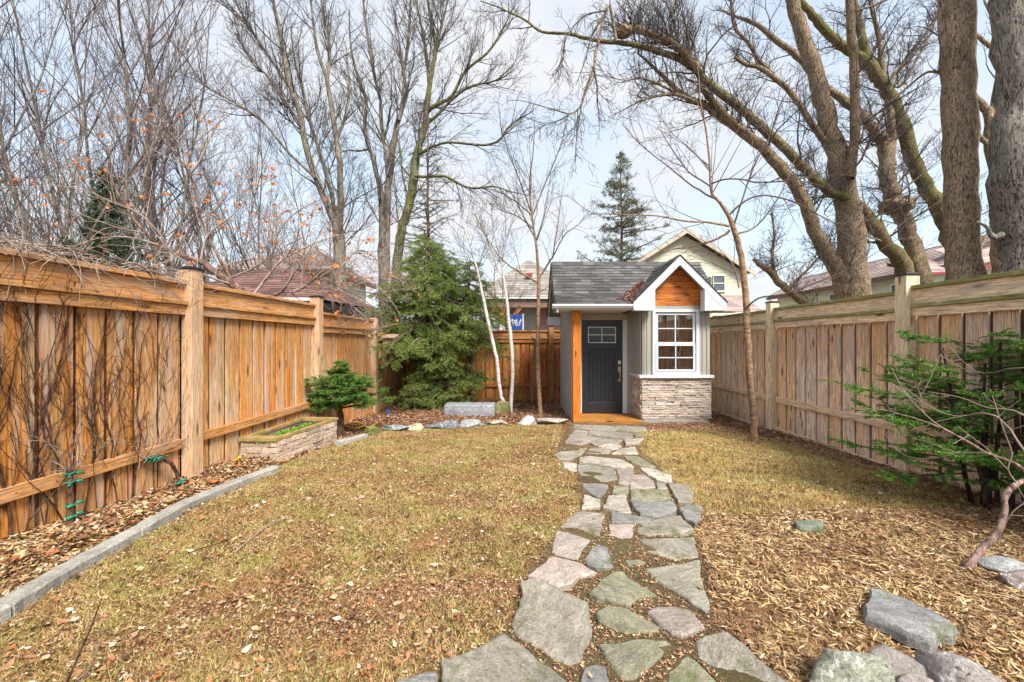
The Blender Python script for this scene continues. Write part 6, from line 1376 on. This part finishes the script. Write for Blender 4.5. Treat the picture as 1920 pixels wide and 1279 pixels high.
# tangle on top of the fence
CX = dict(lev=2, seg=[8, 6, 4], wob=.22, up=[-.0, -.01, .0], rmin=.0022, n=[3.0, 4.0], ang=(15, 60), len=[(.3, .6), (.3, .6)], lmax=.9, lmin=.1, rk=.005, lift=.02, t0=.05, bias=.9)
t = Tree('vine_tangle', 'pale tangle of bare vine stems lying along the top of the nearest left fence panel', (LX - .1, 2.9, 1.87), seed=102, thick=.012, cat='vine')
for k in range(64):
    y = t.r.uniform(1.9, 3.75); f = 1 - max(0, (y - 2.8)) / 1.3
    p = Vector((LX - .10 + t.r.gauss(0, .05), y, 1.88 + abs(t.r.gauss(0, .05)) * f + .01)); d = Vector((t.r.gauss(0, .25), t.r.choice((-1, 1, 1)), t.r.gauss(.05, .13))).normalized()
    t.branch(p, d, t.r.uniform(.3, .8), t.r.uniform(.003, .006), 0, CX)
for k in range(16):                           # loose ends hanging over the rail
    y = t.r.uniform(2.3, 3.7); t.branch(Vector((LX - .02, y, 1.9)), Vector((.5, t.r.gauss(0, .6), .2)).normalized(), t.r.uniform(.25, .5), .0045, 1, dict(CX, up=[0, -.28, -.1]))
t.done(B_TWIGP, B_TWIGP)
def tied_stem(pts, r, ties, label, loc, seed):
    t = Tree('tied_stem', label, loc, seed=seed, thick=.010, cat='vine')
    n = len(pts); t.emit([tuple(p) for p in pts], [r * (1 - .15 * i / (n - 1)) for i in range(n)])
    for _ in range(14): t.branch(Vector(pts[-1]), Vector((t.r.gauss(0, .3) + .1, t.r.gauss(0, .8), t.r.uniform(.1, .9))).normalized(), t.r.uniform(.15, .5), .005, 1, CX)
    t.done(B_VINE, B_TWIGP)
    for f in ties:
        f_ = f * (n - 1); i = min(int(f_), n - 2); c = Vector(pts[i]).lerp(Vector(pts[i + 1]), f_ - i); d = (Vector(pts[i + 1]) - Vector(pts[i])).normalized()
        a = d.cross(Vector((0, 1, 0.2))).normalized(); b = d.cross(a); m = MB()
        ring = [c + (a * math.cos(w) + b * math.sin(w)) * (r + .006) + d * .006 * math.sin(w * 2) for w in [k * 2 * math.pi / 12 for k in range(13)]]
        m.tube(ring, [.005] * 13, 6)
        e = c + (a * .8 - b).normalized() * (r + .008)
        for s_ in (-1, 1): m.tube([e, e + Vector((.03, s_ * .03, .008)), e + Vector((.035, s_ * .055, -.008))], [.009, .010, .005], 6)
        m.build('green_tie', M_GREENTIE, t.T, True)
def VF(px, py, off=-.0):                      # a point in front of the left fence boards seen at a pixel
    X = LX + off; Y = X * F / (px - VX); return Vector((X, Y, CZ + (VY - py) * Y / F))
g1 = VF(125, 1015, .05); g1.z = gz(g1.y) + .03
tied_stem([g1, VF(132, 975, .04), VF(132, 940, .03), VF(131, 905, .02), VF(130, 885, .0)], .022, (.05, .3, .45, .75, .95), 'upright vine stem wrapped with green ties against the left fence', tuple(g1), 103)
g2 = VF(338, 912, .05); g2.z = gz(g2.y) + .04
tied_stem([g2, VF(332, 888, .04), VF(322, 870, .03), VF(308, 862, .0), VF(288, 862, -.03), VF(272, 862, -.05)], .016, (.08, .75, .92), 'arched vine stem with green ties near the first left fence post', tuple(g2), 104)

# ---------------------------------------------------------------- neighbouring houses
def plane_rows(m, A, B, C, D, exp, rnd, th=.02, wid=(.25, .5)):
    """shingle courses on the quad A,B (eave) C,D (ridge)"""
    A, B, C, D = map(Vector, (A, B, C, D)); L = ((D - A).length + (C - B).length) / 2; n = max(2, int(L / exp)); nn = (B - A).cross(D - A).normalized()
    if nn.z < 0: nn = -nn
    for j in range(n):
        a0, b0 = A.lerp(D, j / n), B.lerp(C, j / n); a1, b1 = A.lerp(D, (j + 1.1) / n), B.lerp(C, (j + 1.1) / n); W = (b0 - a0).length; s = 0
        while s < W:
            w = rnd.uniform(*wid); e = min(s + w, W)
            f0, f1 = s / W, e / W
            p, q, r_, t_ = a0.lerp(b0, f0), a0.lerp(b0, f1), a1.lerp(b1, f1), a1.lerp(b1, f0)
            m.hexa([p - nn * .01, q - nn * .01, r_ - nn * .03, t_ - nn * .03], [p + nn * th, q + nn * th, r_ + nn * .002, t_ + nn * .002]); s += w + .004
def lap(m, p0, p1, z0, z1, nrm, exp=.15, poly=None):
    """lap siding between two ground points; poly(z) -> (f0, f1) limits"""
    p0, p1, nrm = Vector(p0), Vector(p1), Vector(nrm); z = z0
    while z < z1 - .01:
        zt = min(z + exp, z1); f0, f1 = poly(z) if poly else (0, 1); g0, g1 = poly(zt) if poly else (0, 1)
        if f1 - f0 > .005:
            a, b, c, d = p0.lerp(p1, f0), p0.lerp(p1, f1), p0.lerp(p1, g1), p0.lerp(p1, g0)
            m.hexa([a + Vector((0, 0, z)), b + Vector((0, 0, z)), b - nrm * .05 + Vector((0, 0, z)), a - nrm * .05 + Vector((0, 0, z))][::-1], [d - nrm * .014 + Vector((0, 0, zt)), c - nrm * .014 + Vector((0, 0, zt)), c - nrm * .06 + Vector((0, 0, zt)), d - nrm * .06 + Vector((0, 0, zt))][::-1])
        z = zt
rh = random.Random(5)
# pavilion with hip roof
H = thing('pavilion', 'open garden pavilion with a red-brown hip roof and dark eaves beyond the left fence', 'pavilion', (-6.7, 11.8, gz(10)))
cr = [Vector((-8.6, 9.7, 2.30)), Vector((-4.86, 9.9, 2.30)), Vector((-4.55, 13.2, 2.30)), Vector((-8.5, 13.4, 2.30))]; ap = [Vector((-6.9, 11.5, 3.27)), Vector((-6.3, 11.5, 3.27))]
m = MB(); plane_rows(m, cr[0], cr[1], ap[1], ap[0], .14, rh); plane_rows(m, cr[1], cr[2], ap[1], ap[1] + Vector((0, .01, 0)), .14, rh); plane_rows(m, cr[2], cr[3], ap[0], ap[1], .3, rh, wid=(.6, 1)); plane_rows(m, cr[3], cr[0], ap[0], ap[0] + Vector((0, .01, 0)), .3, rh, wid=(.6, 1))
m.build('roof', M_SHRED, H)
m = MB()
for a, b in zip(cr, cr[1:] + cr[:1]): 
    ai, bi = a.lerp(cr[0].lerp(cr[2], .5), .04), b.lerp(cr[0].lerp(cr[2], .5), .04)
    m.hexa([v - Vector((0, 0, .30)) for v in (a, b, bi, ai)], [v - Vector((0, 0, .075)) for v in (a, b, bi, ai)])
m.build('dark_beam', M_HDARK, H)
m = MB()
for a, b in ((cr[0], cr[1]),): m.tube([a + Vector((0, -.05, -.03)), b + Vector((.02, -.05, -.03))], [.045, .045], 8)
m.build('gutter', M_HWHITE, H)
m = MB()
cc_ = cr[0].lerp(cr[2], .5)
for c in cr:
    v = c.lerp(cc_, .08); m.box(v.x - .07, v.x + .07, v.y - .07, v.y + .07, gz(10), 2.1)
m.build('corner_posts', M_HDARK, H)
m = MB(); q0 = [c.lerp(cc_, .03) - Vector((0, 0, .05)) for c in cr]; m.prism([tuple(q) for q in q0], [tuple(q + Vector((0, 0, .03))) for q in q0]); m.build('ceiling', M_HDARK, H)
def window(m_f, m_g, par, x0, x1, y, z0, z1, axis='y', mull=True, fr=.08):
    f = MB(); g = MB()
    if axis == 'y':
        B_ = lambda a, b, c, d, p, q: f.box(a, b, y - p, y + q, c, d); g.box(x0, x1, y - .02, y - .005, z0, z1)
    else:
        B_ = lambda a, b, c, d, p, q: f.box(y - p, y + q, a, b, c, d); g.box(y - .02, y - .005, x0, x1, z0, z1)
    B_(x0 - fr, x1 + fr, z1, z1 + fr, .06, .02); B_(x0 - fr, x1 + fr, z0 - fr, z0, .06, .02); B_(x0 - fr, x0, z0, z1, .06, .02); B_(x1, x1 + fr, z0, z1, .06, .02)
    if mull: B_(x0, x1, (z0 + z1) / 2 - .025, (z0 + z1) / 2 + .025, .045, 0)
    w = f.build('window', m_f, par); g.build('pane', m_g, w)
# house behind with faded hip roof
H = thing('house', 'cream house with a faded pinkish-brown hip roof behind the pavilion', 'house', (-11.6, 24, gz(10)))
x0, x1, yA, yB_, ze = -15.6, -9.4, 21, 27, 4.85
e_ = [Vector((x0, yA, ze)), Vector((x1, yA, ze)), Vector((x1, yB_, ze)), Vector((x0, yB_, ze))]; r1, r2 = Vector((-12.8, 24, 6.6)), Vector((-11.9, 24, 6.6))
m = MB(); plane_rows(m, e_[0], e_[1], r2, r1, .2, rh, .03, (.4, .8)); plane_rows(m, e_[1], e_[2], r2, r2 + Vector((0, .01, 0)), .2, rh, .03, (.4, .8)); plane_rows(m, e_[3], e_[0], r1, r1 + Vector((0, .01, 0)), .3, rh, .03, (.6, 1)); plane_rows(m, e_[2], e_[3], r1, r2, .4, rh, .03, (.8, 1)); m.build('roof', M_SHPINK, H)
m = MB(); m.box(x0 + .5, x1 - .5, yA + .5, yB_ - .5, gz(10), ze - .1); m.build('wall', M_HPALE, H)
m = MB(); m.box(x0, x1, yA, yA + .12, ze - .22, ze - .02); m.box(x1 - .12, x1, yA + .121, yB_, ze - .22, ze - .02); m.build('fascia', M_HBROWN, H)
window(M_HWHITE, M_FGLASS, H, -14.3, -13.4, yA + .49, 3.6, 4.5); window(M_HWHITE, M_FGLASS, H, -12.4, -11.4, yA + .49, 3.5, 4.4)
# middle house
H = thing('house', 'brick house with a grey pyramid roof and an orange-braced porch behind the back fence', 'house', (.3, 19, gz(10)))
x0, x1, yA, yB_, ze = -2.15, 2.6, 16.6, 21.6, 3.05; A_ = Vector((.15, 19.0, 4.95))
e_ = [Vector((x0, yA, ze)), Vector((x1, yA, ze)), Vector((x1, yB_, ze)), Vector((x0, yB_, ze))]
m = MB()
for a, b in zip(e_, e_[1:] + e_[:1]): plane_rows(m, a, b, A_, A_ + Vector((.01, 0, 0)), .17, rh, .02, (.3, .6))
m.build('roof', M_SHTAN, H)
m = MB(); m.box(x0 + .4, x1 - .4, yA + 1.2, yB_ - .4, gz(10), ze - .05); m.build('wall', M_BRICK, H)
m = MB(); m.box(-.55, .55, yA + 1.12, yA + 1.19, gz(10), ze - .3); m.build('board_wall', M_HGREY, H)
m = MB(); m.box(x0 + .1, x1 - .1, yA + .1, yA + .3, ze - .40, ze - .06); m.build('porch_beam', plain('brown_porch_beam', (0.22, 0.14, 0.11), .8, .2, .2), H)
m = MB(); m.box(x0, x1, yA - .02, yA + .08, ze - .07, ze - .01); m.build('fascia', M_HWHITE, H)
m = MB(); m.box(-.98, -.80, yA + .12, yA + .30, gz(10), ze - .41); m.box(-1.35, -1.2, yA + .12, yA + .30, gz(10), ze - .41); m.hexa([(-.80, yA + .14, 2.05), (-.80, yA + .28, 2.05), (-.80, yA + .28, 1.85), (-.80, yA + .14, 1.85)], [(-.22, yA + .14, 2.64), (-.22, yA + .28, 2.64), (-.10, yA + .28, 2.64), (-.10, yA + .14, 2.64)]); m.build('porch_post', M_HORG, H)
m = MB(); m.box(.02, .30, 17.5, 17.6, 4.05, 4.12); m.box(.05, .27, 17.5, 17.75, 4.0, 4.049); m.build('roof_vent', M_HRED, H)
window(M_HWHITE, M_FGLASS, H, .98, 1.5, yA + 1.19, 2.15, 2.9)
# banners by the porch
Bn = thing('banner', 'blue banner with white lettering standing behind the back fence', 'banner', (-.38, 15, gz(10)))
bx0, bx1 = P(957, 0, 15)[0], P(978.5, 0, 15)[0]; bz1, bz0 = P(0, 590, 15)[2], P(0, 619, 15)[2] - .4
m = MB(); m.box(bx0, bx1, 15, 15.02, bz0, bz1); m.build('cloth', M_HBLUE, Bn)
m = MB()
def q_(pl): 
    pp = [(P(a, b, 15)[0], 14.994, P(a, b, 15)[2]) for a, b in pl]; m.prism(pp, [(a, 14.9985, c) for a, b, c in pp])
q_([(958.5, 600), (961.5, 598), (964, 609), (961.5, 610)]); q_([(962.5, 601), (966, 599), (971, 611), (967, 611)]); q_([(967.5, 599.5), (970, 599.2), (970.5, 609), (967.8, 609)]); q_([(976, 598), (978.4, 598.5), (974.5, 611), (971.5, 610.5)])
m.build('lettering', M_HLET, Bn)
m = MB(); m.box(bx1 + .02, bx1 + .07, 15, 15.05, gz(10), bz1 + .02); m.box(bx0 - .07, bx0 - .02, 15, 15.05, gz(10), bz1 + .02); m.build('pole', M_HWHITE, Bn)
Bn = thing('banner', 'white tent-shaped banner with a blue curve left of the birch behind the back fence', 'banner', (-1.25, 15, gz(10)))
m = MB(); pl = [P(a, b, 15) for a, b in [(918, 625), (948, 625), (947, 612), (932, 605), (925, 590), (921, 588), (919, 600)]]; m.prism([(a, 15.0, c) for a, b, c in pl], [(a, 15.03, c) for a, b, c in pl]); m.build('cloth', M_HLET, Bn)
m = MB(); pl = [P(a, b, 15) for a, b in [(919, 598), (922, 600), (926, 608), (934, 618), (930, 618), (922, 610), (919, 604)]]; m.prism([(a, 14.99, c) for a, b, c in pl], [(a, 14.998, c) for a, b, c in pl]); m.build('emblem', M_HBLUE, Bn)
# yellow gabled house
H = thing('house', 'pale yellow house with a tall gable and lap siding behind the shed', 'house', (8.2, 24, gz(10)))
yA = 22; axx, axz, hw = 8.2, 7.05, 3.45; sl = (7.05 - 4.85) / 3.45
lp = lambda z: ((max(0, (z - 4.95) / (axz - .25 - 4.95)) * .5, 1 - max(0, (z - 4.95) / (axz - .25 - 4.95)) * .5))
m = MB(); lap(m, (axx - 3.0, yA, 0), (axx + 3.0, yA, 0), gz(10), axz - .3, (0, -1, 0), .17, lambda z: (0, 1) if z < 4.95 else lp(z)); m.box(axx + 2.95, axx + 3.0, yA + .06, 30, gz(10), 4.9); m.box(axx - 3.0, axx - 2.95, yA + .06, 30, gz(10), 4.9); m.build('wall', M_HCREAM, H)
m = MB()
for sg in (-1, 1): plane_rows(m, (axx + sg * hw, yA - .4, axz - hw * sl), (axx + sg * hw, 30, axz - hw * sl), (axx, 30, axz), (axx, yA - .4, axz), .3, rh, .03, (.6, 1))
m.build('roof', M_SHTAN, H)
m = MB()
for sg in (-1, 1): m.hexa([(axx, yA - .44, axz - .24), (axx + sg * hw, yA - .44, axz - hw * sl - .22), (axx + sg * hw, yA - .38, axz - hw * sl - .22), (axx, yA - .38, axz - .24)][::sg], [(axx, yA - .44, axz - .02), (axx + sg * hw, yA - .44, axz - hw * sl - .02), (axx + sg * hw, yA - .38, axz - hw * sl - .02), (axx, yA - .38, axz - .02)][::sg])
m.build('rake_board', plain('tan_trim', (0.52, 0.44, 0.36), .7), H)
window(M_HCREAM, M_FGLASS, H, P(1337, 0, yA)[0], P(1357, 0, yA)[0], yA - .02, P(0, 545, yA)[2], P(0, 518, yA)[2]); window(M_HCREAM, M_FGLASS, H, P(1319, 0, yA)[0], P(1333, 0, yA)[0], yA - .02, P(0, 545, yA)[2], P(0, 520, yA)[2])
m = MB(); z0 = P(0, 582, 20)[2]; z1 = P(0, 553, 21.5)[2]
plane_rows(m, (P(1300, 0, 20)[0], 20, z0), (P(1437, 0, 20)[0], 20, z0 - .1), (P(1390, 0, 21.9)[0], 21.9, z1), (P(1300, 0, 21.9)[0], 21.9, z1), .16, rh, .02, (.3, .6)); m.build('porch_roof', M_SHPINK, H)
m = MB(); m.box(P(1300, 0, 20)[0], P(1435, 0, 20)[0], 20, 20.1, z0 - .25, z0 - .12); m.box(P(1300, 0, 20)[0], P(1425, 0, 20)[0], 20.3, 21.8, gz(10), z0 - .13); m.build('porch_wall', M_HPALE, H)
# long house with pink roof at right
H = thing('house', 'long cream house with a faded pink roof and brown eaves behind the arching tree', 'house', (16.5, 22, gz(10)))
m = MB(); plane_rows(m, (15.3, 27, 4.1), (15.3, 15.5, 4.1), (17.4, 15.5, 5.3), (17.4, 27, 5.3), .2, rh, .03, (.4, .8)); plane_rows(m, (19.5, 27, 4.1), (19.5, 15.5, 4.1), (17.4, 15.5, 5.3), (17.4, 27, 5.3), .5, rh, .03, (1, 2)); m.build('roof', M_SHPINK, H)
m = MB(); m.box(15.26, 15.34, 15.5, 27, 3.93, 4.09); m.build('fascia', M_HBROWN, H)
m = MB(); lap(m, (15.7, 26.6, 0), (15.7, 15.9, 0), gz(10), 4.0, (-1, 0, 0), .18); m.box(15.76, 19, 15.9, 26.6, gz(10), 3.95); m.prism([(15.76, 15.9, 3.95), (19, 15.9, 3.95), (17.4, 15.9, 5.15)], [(15.76, 26.6, 3.95), (19, 26.6, 3.95), (17.4, 26.6, 5.15)]); m.build('wall', M_HCREAM, H)
window(M_HWHITE, M_FGLASS, H, 20.9, 21.9, 15.68, 2.9, 3.7, axis='x'); window(M_HWHITE, M_FGLASS, H, 17.4, 18.2, 15.68, 2.9, 3.7, axis='x')
# white house with red trims
H = thing('house', 'white house with pale roof and dark red trim behind the two straight trunks', 'house', (17.5, 14, gz(10)))
YR = 15.0
def X_(px): return P(px, 0, YR)[0]
def Z_(py): return P(0, py, YR)[2]
m = MB(); m.box(X_(1725), X_(1900), YR + .3, YR + .35, gz(10), Z_(512)); m.build('wall', M_HPALE, H)
m = MB(); plane_rows(m, (X_(1725), YR, Z_(512)), (X_(1860), YR, Z_(508)), (X_(1860), YR + 1.6, Z_(470)), (X_(1735), YR + 1.6, Z_(476)), .18, rh, .02, (.3, .6)); plane_rows(m, (X_(1825), YR - .1, Z_(500)), (X_(1960), YR - .1, Z_(455)), (X_(1980), YR + 1.5, Z_(420)), (X_(1830), YR + 1.5, Z_(452)), .18, rh, .02, (.3, .6)); m.build('roof', M_SHPINK, H)
m = MB(); m.hexa([(X_(1832), YR - .15, Z_(508)), (X_(1880), YR - .15, Z_(492)), (X_(1880), YR - .1, Z_(492)), (X_(1832), YR - .1, Z_(508))], [(X_(1832), YR - .15, Z_(502)), (X_(1880), YR - .15, Z_(486)), (X_(1880), YR - .1, Z_(486)), (X_(1832), YR - .1, Z_(502))])
m.hexa([(X_(1720), YR - .05, Z_(518)), (X_(1775), YR - .05, Z_(513)), (X_(1775), YR, Z_(513)), (X_(1720), YR, Z_(518))], [(X_(1720), YR - .05, Z_(513)), (X_(1775), YR - .05, Z_(509)), (X_(1775), YR, Z_(509)), (X_(1720), YR, Z_(513))])
m.hexa([(X_(1735), YR + 1.55, Z_(484)), (X_(1765), YR + 1.55, Z_(490)), (X_(1765), YR + 1.6, Z_(490)), (X_(1735), YR + 1.6, Z_(484))], [(X_(1735), YR + 1.55, Z_(479)), (X_(1765), YR + 1.55, Z_(485)), (X_(1765), YR + 1.6, Z_(485)), (X_(1735), YR + 1.6, Z_(479))])
m.build('fascia', M_HRED, H)
